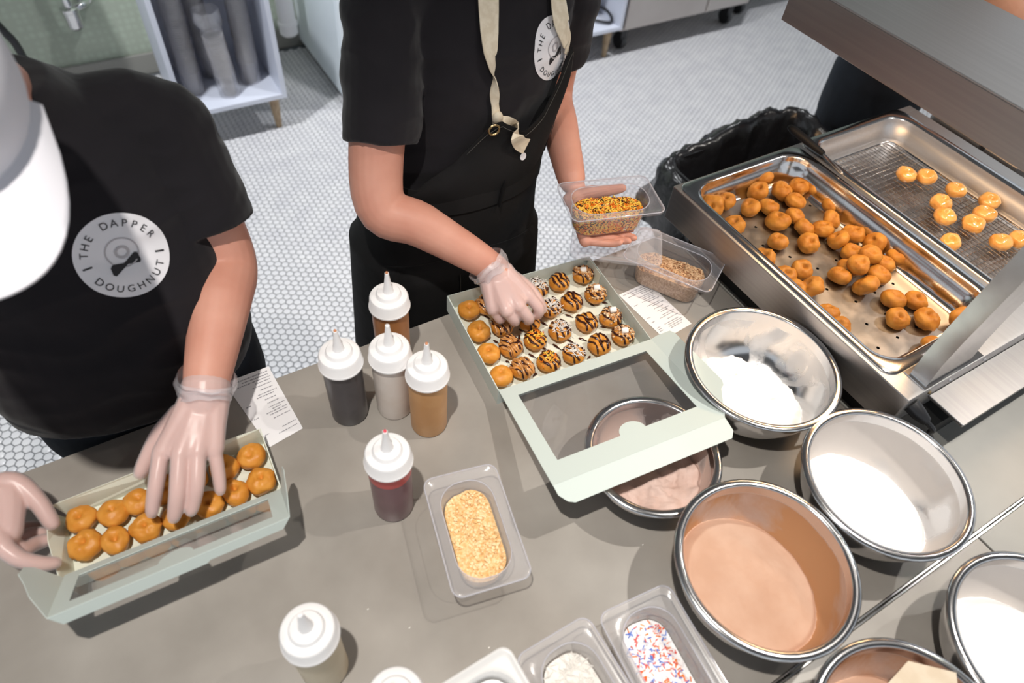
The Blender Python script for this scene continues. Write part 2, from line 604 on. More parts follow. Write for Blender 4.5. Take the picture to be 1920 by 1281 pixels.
LEGS4 = [(-1, -1), (1, -1), (-1, 1), (1, 1)]
cabx0, cabx1, caby = 0.205, 0.64, 2.77
open_cabinet(cabx0, cabx1, caby, 3.17, 0.16, 0.80, 'white open cabinet on tapered wooden legs holding wrapped cup sleeves', LEGS4)
open_cabinet(1.72, 2.41, 2.715, 3.2, 0.16, 0.80, 'white open cabinet on wooden legs beside the steel fridge, black cord inside', LEGS4)


def cup_sleeve(x, y, h, lean, label, n, top):
    t = thing('cup_sleeve', label, 'cups', (x, y, 0.18), 0, 'wrapped cup sleeves in the white cabinet')
    t.rotation_euler = (lean[0], lean[1], 0)
    # nested clear cups: stacked rims around a slim body
    q = MB()
    q.lathe([(0.028, 0.0), (0.034, 0.09)], 28, cap0=True)
    z = 0.09
    for k in range(n):
        q.lathe([(0.036, z), (0.041, z + 0.003), (0.041, z + 0.0075), (0.0375, z + 0.0085)], 28)
        z += 0.0095
    q.build('cup_stack', mat_cups, t)
    s = MB()
    prof = []
    zz = 0.0
    while zz < h:
        prof.append((0.043 + 0.003 * noise.noise((zz * 40, x * 10, y)), zz))
        zz += 0.012
    seg = 28
    rings = []
    for r, zz in prof:
        rings.append([((r + 0.0035 * noise.noise((math.cos(a) * 3 + x * 9, math.sin(a) * 3, zz * 26))) * math.cos(a), (r + 0.0035 * noise.noise((math.cos(a) * 3 + x * 9, math.sin(a) * 3, zz * 26))) * math.sin(a), zz) for a in [2 * math.pi * j / seg for j in range(seg)]])
    if top:   # crumpled open end of the wrap
        for k in range(6):
            rings.append([((0.05 + 0.012 * noise.noise((math.cos(a) * 2 + k * .3, math.sin(a) * 2, x))) * math.cos(a), (0.05 + 0.012 * noise.noise((math.cos(a) * 2, math.sin(a) * 2 + k * .3, y))) * math.sin(a), h + 0.012 * k) for a in [2 * math.pi * j / seg for j in range(seg)]])
    s.loft(rings, True, False)
    s.build('plastic_wrap', m_wrap, t)
    return t


mat_cups = clear_mat('cup_plastic', (0.84, 0.82, 0.81, 1), 0.34, (0.72, 0.69, 0.67, 1), 1.0, 0.15)
m_wrap = clear_mat('wrap_film', (0.93, 0.93, 0.94, 1), 0.17, (0.95, 0.95, 1.0, 1), 1.3, 0.1)
cup_sleeve(0.295, 2.93, 0.52, (0.0, 0.02, 0), 'wrapped sleeve of clear cups at the left side of the white cabinet', 38, False)
cup_sleeve(0.425, 2.86, 0.30, (0.0, -0.04, 0), 'short wrapped cup sleeve with crumpled open top, middle of the white cabinet', 18, True)
cup_sleeve(0.535, 2.93, 0.52, (0.0, 0.03, 0), 'wrapped sleeve of clear cups at the right side of the white cabinet', 38, False)
cup_sleeve(0.40, 3.04, 0.52, (0.0, 0.0, 0), 'tall wrapped cup sleeve at the back of the white cabinet', 38, False)

# white fridge standing at the end of the row
t = thing('white_refrigerator', 'tall white enamel refrigerator behind the person in the apron', 'refrigerator', (1.3, 3.15, 0))
q = MB()
q.box(-0.377, 0.377, -0.30, 0.33, 0.03, 1.75, bev=0.006)
q.build('body', m_fridge, t, smooth=False)
q = MB()
q.box(-0.375, 0.375, -0.326, -0.302, 0.06, 1.75, bev=0.006)
d = q.build('door', m_fridge, t, smooth=False)
q = MB()
q.tube([(-0.33, -0.335, 0.9), (-0.33, -0.36, 0.92), (-0.33, -0.36, 1.3), (-0.33, -0.335, 1.32)], 0.008)
q.build('handle', m_chrome, d)
q = MB()
q.box(-0.36, 0.36, -0.28, 0.3, 0.0, 0.03)
q.build('plinth', m_black, t, smooth=False)

# steel under-counter fridge on casters
fx0, fx1, fy = 2.43, 3.33, 2.72
t = thing('undercounter_fridge', 'satin steel undercounter fridge on black casters with two doors', 'refrigerator', (fx0, fy, 0))
q = MB()
q.box(0, fx1 - fx0, 0.03, 0.7, 0.13, 0.85, bev=0.004)
q.build('body', m_door, t, smooth=False)
half = (fx1 - fx0) / 2 + 0.12
for a, bb in ((0.004, half - 0.006), (half + 0.006, fx1 - fx0 - 0.004)):
    q = MB()
    q.box(a, bb, 0.0, 0.028, 0.15, 0.80, bev=0.004)
    d = q.build('door', m_door, t, smooth=False)
    q = MB()
    q.tube([(a + 0.05, -0.004, 0.74), (a + 0.06, -0.03, 0.74), (a + 0.25, -0.03, 0.74), (a + 0.26, -0.004, 0.74)], 0.007)
    q.build('handle', m_chrome, d)
for cx in (0.06, fx1 - fx0 - 0.06):
    for cy in (0.09, 0.6):
        q = MB()
        q.lathe([(0.02, -0.014), (0.042, -0.014), (0.045, 0), (0.042, 0.014), (0.02, 0.014)], 18, M=Matrix.Translation((cx, cy, 0.045)) @ Matrix.Rotation(math.pi / 2, 4, 'Y'), cap0=True, cap1=True)
        q.box(cx - 0.02, cx + 0.02, cy - 0.03, cy + 0.02, 0.06, 0.13)
        q.build('caster', m_black, t)
t = thing('prep_cart', 'low steel cart with black casters at the far end of the back row', 'cart', (3.62, 2.85, 0))
q = MB()
q.box(-0.2, 0.5, 0, 0.55, 0.16, 0.2, bev=0.004)
q.build('shelf', m_steel, t, smooth=False)
q = MB()
q.box(-0.2, 0.5, 0, 0.55, 0.8, 0.83, bev=0.004)
q.build('top', m_steel, t, smooth=False)
for cx in (-0.18, 0.48):
    for cy in (0.03, 0.5):
        q = MB()
        q.tube([(cx, cy, 0.09), (cx, cy, 0.81)], 0.016)
        q.build('post', m_steel, t)
        q = MB()
        q.lathe([(0.02, -0.014), (0.042, -0.014), (0.045, 0), (0.042, 0.014), (0.02, 0.014)], 18, M=Matrix.Translation((cx, cy, 0.045)) @ Matrix.Rotation(math.pi / 2, 4, 'Y'), cap0=True, cap1=True)
        q.build('caster', m_black, t)

# wall sink above the chrome trap
q = MB()
q.box(-0.62, 0.0, 3.08, 3.474, 0.86, 1.0, bev=0.01)
tag(q.build('hand_sink', m_white, smooth=False), 'white wall sink above the chrome drain trap', 'sink')


def at_y(px, py, y):
    d = ray(px, py)
    return Vector((0, 0, CZ)) + d * (y / d.y)


c = at_y(140, 42, 3.40)
t = thing('drain_trap', 'chrome bottle trap on the green wall under the worktop', 'pipe', (c.x, c.y, c.z - 0.03))
q = MB()
q.lathe([(0.0, 0.0), (0.022, 0.003), (0.032, 0.014), (0.033, 0.075), (0.036, 0.078), (0.036, 0.092), (0.03, 0.096), (0.016, 0.1), (0.016, 0.86 - c.z + 0.03)], 28)
q.build('body', m_chrome, t)
q = MB()
q.tube(catmull([(0.01, 0, 0.085), (0.05, 0.01, 0.09), (0.07, 0.04, 0.09), (0.07, 0.085, 0.09)]), 0.015, 14)
q.lathe([(0.016, 0), (0.03, 0.0), (0.03, 0.006), (0.016, 0.008)], 20, M=Matrix.Translation((0.07, 0.085, 0.09)) @ Matrix.Rotation(math.pi / 2, 4, 'X'))
q.build('outlet_pipe', m_chrome, t)

c = at_y(543, 66, 3.25)
t = thing('drain_pipe', 'white plastic waste pipe between the cup cabinet and the refrigerator', 'pipe', (c.x, c.y, c.z))
q = MB()
q.lathe([(0.0, 0.0), (0.032, 0.003), (0.042, 0.014), (0.042, 0.05)], 28)
q.build('end_cap', m_white, t)
q = MB()
q.lathe([(0.0425, 0.05), (0.046, 0.053), (0.046, 0.068), (0.04, 0.072), (0.04, 0.86 - c.z)], 28)
q.build('pipe', m_white, t)
q = MB()
q.tube(catmull([(0, 0, 0.84 - c.z), (0, 0.005, 0.875 - c.z), (0, 0.05, 0.90 - c.z), (0, 3.489 - c.y, 0.90 - c.z)], 5), 0.0415, 20)
q.build('elbow', m_white, t)

# cord lying in the right cabinet
a = W(1118, 30, 0.19)
q = MB()
q.tube(catmull([a + Vector((-0.18, 0.12, 0.004)), a + Vector((-0.08, 0.06, 0.01)), a + Vector((0.02, 0.05, 0.03)), a + Vector((0.06, -0.02, 0.02)), a + Vector((0.03, -0.09, 0.004)), a + Vector((-0.04, -0.04, 0.004)), a + Vector((-0.12, 0.1, 0.004))], 8), 0.007, 8)
tag(q.build('power_cord', m_black), 'black power cord looped inside the white cabinet by the fridge', 'cord')

# black hose hanging under the sink
c = at_y(8, 60, 3.3)
q = MB()
q.tube(catmull([(c.x - 0.06, 3.3, 0.862), c + Vector((-0.05, 0, 0.16)), c + Vector((-0.02, 0, 0.06)), c, c + Vector((0.02, 0, -0.08)), (c.x + 0.02, 3.32, 0.012)], 6), 0.022, 10, flat=0.7)
tag(q.build('drain_hose', m_black), 'black hose hanging under the sink at the far left', 'hose')
# ------------------------------------------------------------------ squeeze bottles


def bottle(base, label, sauce, h=0.158, r=0.0288, clear_top=False, drip=None):
    t = thing('squeeze_bottle', label, 'bottle', (base.x, base.y, 0.9), random.uniform(0, 6), 'squeeze bottles on the counter')
    hb = h - 0.026
    q = MB()
    prof = [(0.0, 0.0), (r - 0.004, 0.0), (r - 0.001, 0.002), (r, 0.006), (r, hb * 0.3), (r + 0.0006, hb * 0.75), (r, hb), (r - 0.003, hb + 0.004), (r - 0.006, hb + 0.01)]
    q.lathe(prof, 40)
    q.build('bottle_body', sauce, t)
    c = MB()
    rc = r + 0.003
    c.lathe([(rc - 0.002, hb - 0.001), (rc + 0.0012, hb - 0.001), (rc + 0.0012, hb + 0.0015), (rc, hb + 0.003), (rc - 0.0012, hb + 0.019), (rc - 0.003, hb + 0.0225), (rc - 0.006, hb + 0.024),
             (0.0205, hb + 0.0245), (0.0195, hb + 0.026), (0.019, hb + 0.029), (0.0175, hb + 0.031), (0.0085, hb + 0.0325)], 40)
    cap = c.build('cap', m_white, t)
    n = MB()
    n.lathe([(0.0085, hb + 0.0325), (0.0062, hb + 0.045), (0.0045, hb + 0.058), (0.0034, hb + 0.068), (0.0032, hb + 0.0715), (0.0018, hb + 0.0722), (0.0016, hb + 0.07)], 20, cap1=True)
    n.build('nozzle', m_white, cap)
    if drip:
        d = MB()
        d.lathe([(0.0026, hb + 0.0712), (0.002, hb + 0.0735), (0.0, hb + 0.0742)], 12)
        d.build('sauce_tip', drip, cap)
    if clear_top:
        g = MB()
        g.lathe([(r + 0.0009, hb * 0.80), (r + 0.0009, hb - 0.001)], 40)
        g.build('thin_sauce_band', clear_top, t, label='paler red band where the sauce runs out')
    return t


s_dark = mat('dark_sauce_bottle', srgb(70, 66, 70), 0.32, c2=srgb(60, 56, 60), nscale=25, coat=0.15)
s_white = mat('white_sauce_bottle', srgb(222, 212, 204), 0.35, c2=srgb(214, 202, 192), nscale=18)
s_tan = mat('caramel_bottle', srgb(190, 140, 90), 0.38, c2=srgb(198, 150, 100), nscale=18)
s_brown = mat('peanut_sauce_bottle', srgb(166, 110, 64), 0.38, c2=srgb(158, 102, 58), nscale=18)
s_red = mat('berry_sauce_bottle', srgb(108, 72, 80), 0.28, c2=srgb(98, 62, 70), nscale=20, coat=0.2)
s_redtop = mat('berry_residue', srgb(184, 72, 70), 0.3)
s_pale = mat('glaze_bottle', srgb(200, 186, 160), 0.38, c2=srgb(208, 196, 172), nscale=15)
s_drip = mat('dried_drip', srgb(196, 130, 90), 0.5)
bottle(W(657, 773), 'squeeze bottle of dark chocolate sauce, nearest the capped person', s_dark, drip=s_drip)
bottle(W(741, 762), 'squeeze bottle of white sauce between the dark and the tan bottle', s_white)
bottle(W(804.5, 794), 'squeeze bottle of light tan caramel beside the green donut box', s_tan, drip=s_drip)
bottle(W(729, 556, 1.052), 'squeeze bottle of light brown sauce at the back edge of the counter', s_brown, drip=s_drip)
bottle(W(739, 947), 'squeeze bottle of dark red sauce standing by itself', s_red, clear_top=s_redtop, drip=mat('berry_drip', srgb(220, 60, 80), 0.3))
bottle(W(611, 1252), 'squeeze bottle of pale glaze in the near foreground', s_pale)
bottle(W(741, 1306, 1.055), 'squeeze bottle at the bottom edge of the picture, only its white cap showing', s_pale)

# ------------------------------------------------------------------ steel bowls


def bowl_mat(name, dust, lo, hi, seed, scale=9.0, htop=0.092):
    """polished steel with dried powder clinging to the inside"""
    mm = bpy.data.materials.new(name)
    mm.use_nodes = True
    nt = mm.node_tree
    b = nt.nodes['Principled BSDF']
    tc = nt.nodes.new('ShaderNodeTexCoord')
    mp = nt.nodes.new('ShaderNodeMapping')
    mp.inputs['Location'].default_value = (seed, seed * 1.7, 0)
    nz = nt.nodes.new('ShaderNodeTexNoise')
    nz.inputs['Scale'].default_value = scale
    nz.inputs['Detail'].default_value = 7
    nz.inputs['Distortion'].default_value = 0.8
    L = nt.links.new
    L(tc.outputs['Object'], mp.inputs['Vector'])
    L(mp.outputs['Vector'], nz.inputs['Vector'])
    mr = nt.nodes.new('ShaderNodeMapRange')
    mr.inputs['From Min'].default_value = lo
    mr.inputs['From Max'].default_value = hi
    mr.clamp = True
    L(nz.outputs['Fac'], mr.inputs['Value'])
    # a band below the lip stays wiped clean
    sp = nt.nodes.new('ShaderNodeSeparateXYZ')
    L(tc.outputs['Object'], sp.inputs[0])
    ad = nt.nodes.new('ShaderNodeMath')
    ad.operation = 'MULTIPLY_ADD'
    ad.inputs[1].default_value = 0.02
    L(nz.outputs['Fac'], ad.inputs[0])
    L(sp.outputs['Z'], ad.inputs[2])
    zr = nt.nodes.new('ShaderNodeMapRange')
    zr.inputs['From Min'].default_value = htop - 0.002
    zr.inputs['From Max'].default_value = htop + 0.001
    zr.inputs['To Min'].default_value = 1.0
    zr.inputs['To Max'].default_value = 0.0
    L(ad.outputs[0], zr.inputs['Value'])
    mz = nt.nodes.new('ShaderNodeMath')
    mz.operation = 'MULTIPLY'
    L(mr.outputs['Result'], mz.inputs[0])
    L(zr.outputs['Result'], mz.inputs[1])
    mr = mz
    mx = nt.nodes.new('ShaderNodeMix')
    mx.data_type = 'RGBA'
    mx.inputs['A'].default_value = (0.62, 0.61, 0.61, 1)
    mx.inputs['B'].default_value = dust
    L(mr.outputs[0], mx.inputs['Factor'])
    L(mx.outputs['Result'], b.inputs['Base Color'])
    inv = nt.nodes.new('ShaderNodeMath')
    inv.operation = 'SUBTRACT'
    inv.inputs[0].default_value = 1.0
    L(mr.outputs[0], inv.inputs[1])
    L(inv.outputs[0], b.inputs['Metallic'])
    mr2 = nt.nodes.new('ShaderNodeMapRange')
    mr2.inputs['To Min'].default_value = 0.16
    mr2.inputs['To Max'].default_value = 0.85
    L(mr.outputs[0], mr2.inputs['Value'])
    L(mr2.outputs['Result'], b.inputs['Roughness'])
    return mm


def bowl_profile(r, h):
    """(inner radius, z) from centre to lip: flat foot, deep curved wall"""
    out = []
    rb = r * 0.42
    for k in range(15):
        a = k / 14 * math.pi / 2
        out.append((rb + (r - 0.012 - rb) * math.sin(a) ** 0.9, 0.004 + (h - 0.006) * (1 - math.cos(a)) ** 0.95))
    return [(0.0, 0.004), (rb * 0.6, 0.004)] + out


def bowl(c, r, h, label, inside, tilt=None):
    t = thing('mixing_bowl', label, 'bowl', (c.x, c.y, 0.9), 0, 'steel mixing bowls on the counter')
    ip = bowl_profile(r, h)
    q = MB()
    q.lathe(ip[:-1] + [(ip[-1][0], ip[-1][1])], 72)
    q.build('bowl_inside', inside, t, angle=180)
    o = MB()
    rim = [(ip[-1][0], ip[-1][1])] + [(r - 0.0065 + 0.0065 * math.cos(a), h - 0.0015 + 0.0034 * math.sin(a)) for a in [math.pi * 0.9, math.pi * 0.7, math.pi * 0.5, math.pi * 0.3, math.pi * 0.1, -0.2, -0.6, -1.1]]
    o.lathe(rim, 72)
    o.build('rolled_rim', m_polish, t, angle=180)
    w = MB()
    w.lathe([(max(a + 0.0012, 0.0), max(z - 0.0016, 0.0005)) for a, z in ip[1:]] [:-1] + [(ip[-1][0] + 0.001, h - 0.003)], 72, cap0=True)
    w.build('bowl_outside', m_polish, t, angle=180)
    return t, ip


def powder(c, r, h, ip, name, label, m_, cat, ctr, lvl, slope, amp, scale, seed, rmax=None):
    """a heap lying in the bowl; its edge is where it meets the wall"""
    def zin(rad):
        for (a, za), (b_, zb) in zip(ip, ip[1:]):
            if a <= rad <= b_:
                return za + (zb - za) * (rad - a) / max(b_ - a, 1e-6)
        return ip[-1][1]
    rings = []
    R0 = rmax or r * 0.86
    NR, NS = 56, 96
    vs, fs = [(0, 0, 0)], []
    for i in range(1, NR + 1):
        rad = R0 * i / NR
        for j in range(NS):
            a = 2 * math.pi * j / NS
            vs.append((rad * math.cos(a), rad * math.sin(a), 0))
    for j in range(NS):
        fs.append((0, 1 + j, 1 + (j + 1) % NS))
    for i in range(NR - 1):
        for j in range(NS):
            k = (j + 1) % NS
            fs.append((1 + i * NS + j, 1 + (i + 1) * NS + j, 1 + (i + 1) * NS + k, 1 + i * NS + k))
    out = []
    for x, y, z in vs:
        zz = lvl + slope[0] * (x - ctr[0]) + slope[1] * (y - ctr[1])
        n = noise.fractal(Vector((x * scale + seed, y * scale, seed)), 1.0, 2.0, 5)
        zz += amp * n
        d = math.hypot(x - ctr[0], y - ctr[1])
        zz -= max(0, d - ctr[2]) * 1.1
        out.append((x, y, max(zz, zin(math.hypot(x, y)) - 0.0025)))
    q = MB()
    q.add(out, fs)
    o = q.build(name, m_, angle=180)
    o.location = (c.x, c.y, 0.9)
    tag(o, label, cat, kind='stuff')
    return o


HB = 0.1
bi_a = bowl_mat('sugar_dusted_steel', srgb(222, 218, 216), 0.47, 0.66, 3.1, 11)
bi_b = bowl_mat('sugar_coated_steel', srgb(206, 199, 194), 0.36, 0.50, 8.4, 7)
bi_c = bowl_mat('cocoa_dusted_steel', srgb(206, 180, 168), 0.40, 0.56, 5.5, 12, 0.07)
bi_d = bowl_mat('cinnamon_coated_steel', srgb(186, 138, 98), 0.30, 0.50, 1.3, 8)
pA, pB, pC, pD = W(1431, 684, 1.0), Vector((0.769, 0.107, 1.0)), W(1225, 850, 0.975), Vector((0.521, 0.1, 1.0))
bowlA, ipA = bowl(pA, 0.1275, HB, 'steel mixing bowl of powdered sugar next to the perforated donut pan', bi_a)
powder(pA, 0.1275, HB, ipA, 'powdered_sugar', 'lumpy white powdered sugar heaped in the bowl beside the donut pan', m_sugar, 'sugar', (-0.014, -0.008, 0.078), 0.054, (-0.26, -0.10), 0.012, 34, 2.0)
bowlB, ipB = bowl(pB, 0.1235, HB, 'steel mixing bowl of smooth white sugar right of the cinnamon bowl', bi_b)
powder(pB, 0.1235, HB, ipB, 'white_sugar', 'smooth white granulated sugar in the bowl near the power plug', m_sugar2, 'sugar', (-0.012, -0.008, 0.080), 0.050, (-0.24, 0.0), 0.006, 14, 5.0)
bowlC, ipC = bowl(pC, 0.1035, 0.075, 'smaller steel bowl of cocoa sugar under the green box lid', bi_c)
powder(pC, 0.1035, 0.075, ipC, 'cocoa_sugar', 'pale brown cocoa sugar in the bowl under the box lid', m_cocoa, 'sugar', (-0.002, -0.012, 0.07), 0.036, (0.0, -0.16), 0.012, 30, 9.0)
bowlD, ipD = bowl(pD, 0.1225, HB, 'steel mixing bowl of cinnamon sugar, nearest the clear tubs', bi_d)
powder(pD, 0.1225, HB, ipD, 'cinnamon_sugar', 'light brown cinnamon sugar swirled in the bowl beside the clear tubs', m_cinn, 'sugar', (-0.012, -0.006, 0.088), 0.055, (-0.17, 0.04), 0.004, 20, 13.0)
pE = Vector((0.764, -0.154, 1.0))
pF = Vector((0.520, -0.146, 1.0))
bowlE, ipE = bowl(pE, 0.1235, HB, 'steel mixing bowl of white sugar at the right edge of the picture', bi_b)
powder(pE, 0.1235, HB, ipE, 'white_sugar', 'smooth white sugar in the bowl at the right edge', m_sugar2, 'sugar', (-0.01, -0.01, 0.085), 0.054, (-0.18, -0.04), 0.005, 14, 21.0)
bowlF, ipF = bowl(pF, 0.1225, HB, 'steel mixing bowl at the bottom edge with brown sugar and a card across it', bi_d)
powder(pF, 0.1225, HB, ipF, 'brown_sugar', 'brown cinnamon sugar in the bowl at the bottom edge', m_cinn, 'sugar', (0, 0, 0.08), 0.05, (0, 0), 0.006, 18, 31.0)
# pale card lying over the front bowl
a, b_, c_, d_ = W(1702, 1240, 1.006), W(1792, 1262, 1.006), W(1810, 1420, 1.006), W(1620, 1330, 1.006)
q = MB()
q.add([a, b_, c_, d_] + [v + Vector((0, 0, 0.0012)) for v in (a, b_, c_, d_)], [(3, 2, 1, 0), (4, 5, 6, 7), (0, 1, 5, 4), (1, 2, 6, 5), (2, 3, 7, 6), (3, 0, 4, 7)])
tag(q.build('card_sheet', m_card, smooth=False), 'pale cardboard sheet lying across the bowl at the bottom edge', 'card')

# ------------------------------------------------------------------ clear ninth-size tubs


m_lipedge = clear_mat('edge_highlight', (0.9, 0.9, 0.93, 1), 0.30, (0.9, 0.9, 0.96, 1), 1.0, 0.1)  # whiter than the tub plastic, edge highlights put into the colour


def tub_parts(t, m_, w_=0.108, l_=0.176, dep=0.063, wi=0.073, li=0.140):
    """wide flat flange around a deep rounded well"""
    q = MB()
    z1 = dep
    L_ = [rrect(w_ - 0.001, l_ - 0.001, 0.014, z1 - 0.007), rrect(w_, l_, 0.0145, z1 - 0.005), rrect(w_, l_, 0.0145, z1 - 0.0012), rrect(w_ - 0.003, l_ - 0.003, 0.013, z1),
          rrect(w_ - 0.008, l_ - 0.008, 0.012, z1), rrect(w_ - 0.011, l_ - 0.011, 0.011, z1 - 0.0016)]
    q.loft([L_[0], L_[1], L_[2], L_[3], L_[4], L_[5], rrect(wi + 0.006, li + 0.006, 0.034, z1 - 0.0016)], False, False)
    f = q.build('flange', m_, t, angle=60)
    if m_ is not m_solid:
        for lp_, zz in ((rrect(w_ - 0.0006, l_ - 0.0006, 0.0143, z1 - 0.001), 0.0011), (rrect(wi + 0.004, li + 0.004, 0.034, z1 - 0.003), 0.0009)):
            k_ = MB()
            k_.tube(lp_ + [lp_[0]], zz, 6, caps=False)
            k_.build('rim_bead', m_lipedge, f)  # pale bead added to draw the highlight along the plastic edge
    q = MB()
    q.loft([rrect(wi + 0.006, li + 0.006, 0.034, z1 - 0.0016), rrect(wi + 0.003, li + 0.003, 0.033, z1 - 0.004), rrect(wi, li, 0.032, z1 - 0.009), rrect(wi - 0.005, li - 0.005, 0.0295, 0.03),
            rrect(wi - 0.008, li - 0.008, 0.028, 0.009), rrect(wi - 0.013, li - 0.013, 0.0255, 0.0025), rrect(wi - 0.024, li - 0.024, 0.02, 0.0008)], False, True)
    q.build('well', m_, t, angle=60)
    return f


def tub(c, ang, label, m_, dep=0.063):
    t = thing('food_tub', label, 'container', (c.x, c.y, 0.9), ang, 'ninth-size food tubs')
    tub_parts(t, m_, dep=dep)
    return t


def tub_fill(t, name, label, cat, m_, lvl, amp, slope=(0, 0), wi=0.073, li=0.140, seed=0.0, mats=None, grains=0, gsize=0.002, grain='bit', world=None):
    """heap filling the well, plus loose grains on it, as one uncountable thing"""
    q = MB()
    NX, NY = 22, 40

    def top(u, v):
        x, y = u * (wi / 2 - 0.006), v * (li / 2 - 0.006)
        return lvl + slope[0] * x + slope[1] * y + amp * noise.fractal(Vector((x * 60 + seed, y * 60, seed)), 1.0, 2.0, 4)
    rings = []
    for k in range(14):
        s = k / 13
        lp = rrect((wi - 0.008) * s + 0.0004, (li - 0.008) * s + 0.0004, max(0.028 * s, 0.0001), 0)
        rings.append([(x, y, top(2 * x / wi, 2 * y / li)) for x, y, _ in lp])
    lp = rrect(wi - 0.016, li - 0.016, 0.024, 0.003)
    q.loft(rings[::1], True, False)
    q.loft([rings[-1], lp], False, True)
    mm_ = [m_] + (mats or [])
    rnd = random.Random(seed + 3)
    for k in range(grains):
        for _ in range(20):
            u, v = rnd.uniform(-0.97, 0.97), rnd.uniform(-0.97, 0.97)
            x, y = u * (wi / 2 - 0.005), v * (li / 2 - 0.005)
            ex = max(abs(x) - (wi / 2 - 0.032), 0)
            ey = max(abs(y) - (li / 2 - 0.032), 0)
            if math.hypot(ex, ey) < 0.026:
                break
        z = top(u, v) + gsize * 0.3
        a = rnd.uniform(0, 6.28)
        if grain == 'rod':
            d = Vector((math.cos(a), math.sin(a), rnd.uniform(-0.3, 0.3))) * gsize * 2.2
            q.tube([Vector((x, y, z)) - d, Vector((x, y, z)) + d], gsize * 0.62, 5, mi=rnd.randrange(1, len(mm_)) if len(mm_) > 1 else 0)
        elif grain == 'shred':
            d = Vector((math.cos(a), math.sin(a), rnd.uniform(-0.2, 0.5))) * gsize * 2.5
            q.tube([Vector((x, y, z)) - d, Vector((x, y, z + gsize * .5)), Vector((x, y, z)) + d], gsize * 0.32, 4, mi=0)
        else:
            s = gsize * rnd.uniform(0.5, 1.2)
            T = Matrix.Translation((x, y, z)) @ Matrix.Rotation(a, 4, 'Z') @ Matrix.Rotation(rnd.uniform(-.6, .6), 4, 'X')
            q.box(-s, s, -s * 0.8, s * 0.8, -s * 0.6, s * 0.6, mi=rnd.randrange(len(mm_)), M=T)
    o = q.build(name, mm_, angle=40)
    o.matrix_world = world if world is not None else Matrix.Translation(t.location) @ Matrix.Rotation(t.rotation_euler.z, 4, 'Z')
    tag(o, label, cat, kind='stuff')
    return o


def tub_pose(q4, z):
    """centre and heading of a tub from the four photographed rim corners"""
    P = [W(*c, z) for c in q4]
    c = sum(P, Vector()) / 4
    d = (P[0] + P[1] - P[2] - P[3])
    return c, math.atan2(d.y, d.x) - math.pi / 2


c, an = tub_pose([(794, 900), (923, 865), (997, 1077), (856, 1131)], 0.963)
t = tub(c, an, 'clear food tub of yellow crumbs in the middle of the counter', m_frost)
tub_fill(t, 'yellow_crumbs', 'yellow cookie crumbs in the clear tub in the middle of the counter', 'crumbs', m_crumb, 0.034, 0.006, (0.16, 0.05), seed=1.0, mats=[mat('pale_crumb', srgb(246, 216, 170), 0.9)], grains=1000, gsize=0.0018)

# nut tub at the back, aligned with its photographed rim
P = [W(*k, 0.974) + Vector((-0.014, 0, 0)) for k in [(1212, 415), (1366, 479), (1338, 543), (1192, 485)]]
dl = (P[1] + P[2] - P[0] - P[3])
t_nut = tub(sum(P, Vector()) / 4, math.atan2(dl.y, dl.x) - math.pi / 2, 'clear food tub of chopped nuts at the back beside the donut pan', m_clear, dep=0.074)
tub_fill(t_nut, 'chopped_nuts', 'brown chopped nuts in the clear tub at the back', 'nuts', m_nutbrown, 0.042, 0.005, (0, 0.08), seed=4.0, mats=[mat('nut_bit', srgb(206, 168, 128), 0.8), mat('nut_skin', srgb(150, 104, 70), 0.8)], grains=1100, gsize=0.0016)

# three tubs in a row in the foreground
cco = W(1087, 1262, 0.963)
a1, a2 = W(965, 1232, 0.963), W(1098, 1152, 0.963)
dx = (a2 - a1)
ang = math.atan2(dx.y, dx.x)
ux, uy = Vector((math.cos(ang), math.sin(ang), 0)), Vector((math.sin(ang), -math.cos(ang), 0))
c = (a1 + a2) / 2 + uy * 0.088
t = tub(c, ang, 'clear food tub of shredded coconut, second from the cinnamon bowl', m_frost)
tub_fill(t, 'shredded_coconut', 'white shredded coconut in the foreground tub', 'coconut', m_coco, 0.034, 0.006, seed=7.0, grains=420, gsize=0.0022, grain='shred')
b1, b2 = W(1126, 1150, 0.963), W(1246, 1094, 0.963)
dx = (b2 - b1)
ang = math.atan2(dx.y, dx.x)
uy = Vector((math.sin(ang), -math.cos(ang), 0))
c = (b1 + b2) / 2 + uy * 0.088
t = tub(c, ang, 'clear food tub of rainbow sprinkles beside the cinnamon bowl', m_frost)
tub_fill(t, 'rainbow_sprinkles', 'pale rainbow sprinkles in the foreground tub', 'sprinkles', m_sprW, 0.026, 0.004, seed=9.0, mats=[m_sprR, m_sprO, m_sprU, m_sprW, m_sprW], grains=520, gsize=0.0014, grain='rod')
d2 = W(930, 1217, 0.963)
d1 = W(812, 1290, 0.963)
dx = (d2 - d1)
ang = math.atan2(dx.y, dx.x)
ux, uy = Vector((math.cos(ang), math.sin(ang), 0)), Vector((math.sin(ang), -math.cos(ang), 0))
c = d2 - ux * 0.05 + uy * 0.088 + ux * 0.012
t = tub(c, ang, 'opaque white food tub at the bottom edge left of the coconut tub', m_solid)
tub_fill(t, 'white_icing_powder', 'white powder in the opaque tub at the bottom edge', 'sugar', m_sugar2, 0.05, 0.002, seed=12.0)

# ------------------------------------------------------------------ receipts


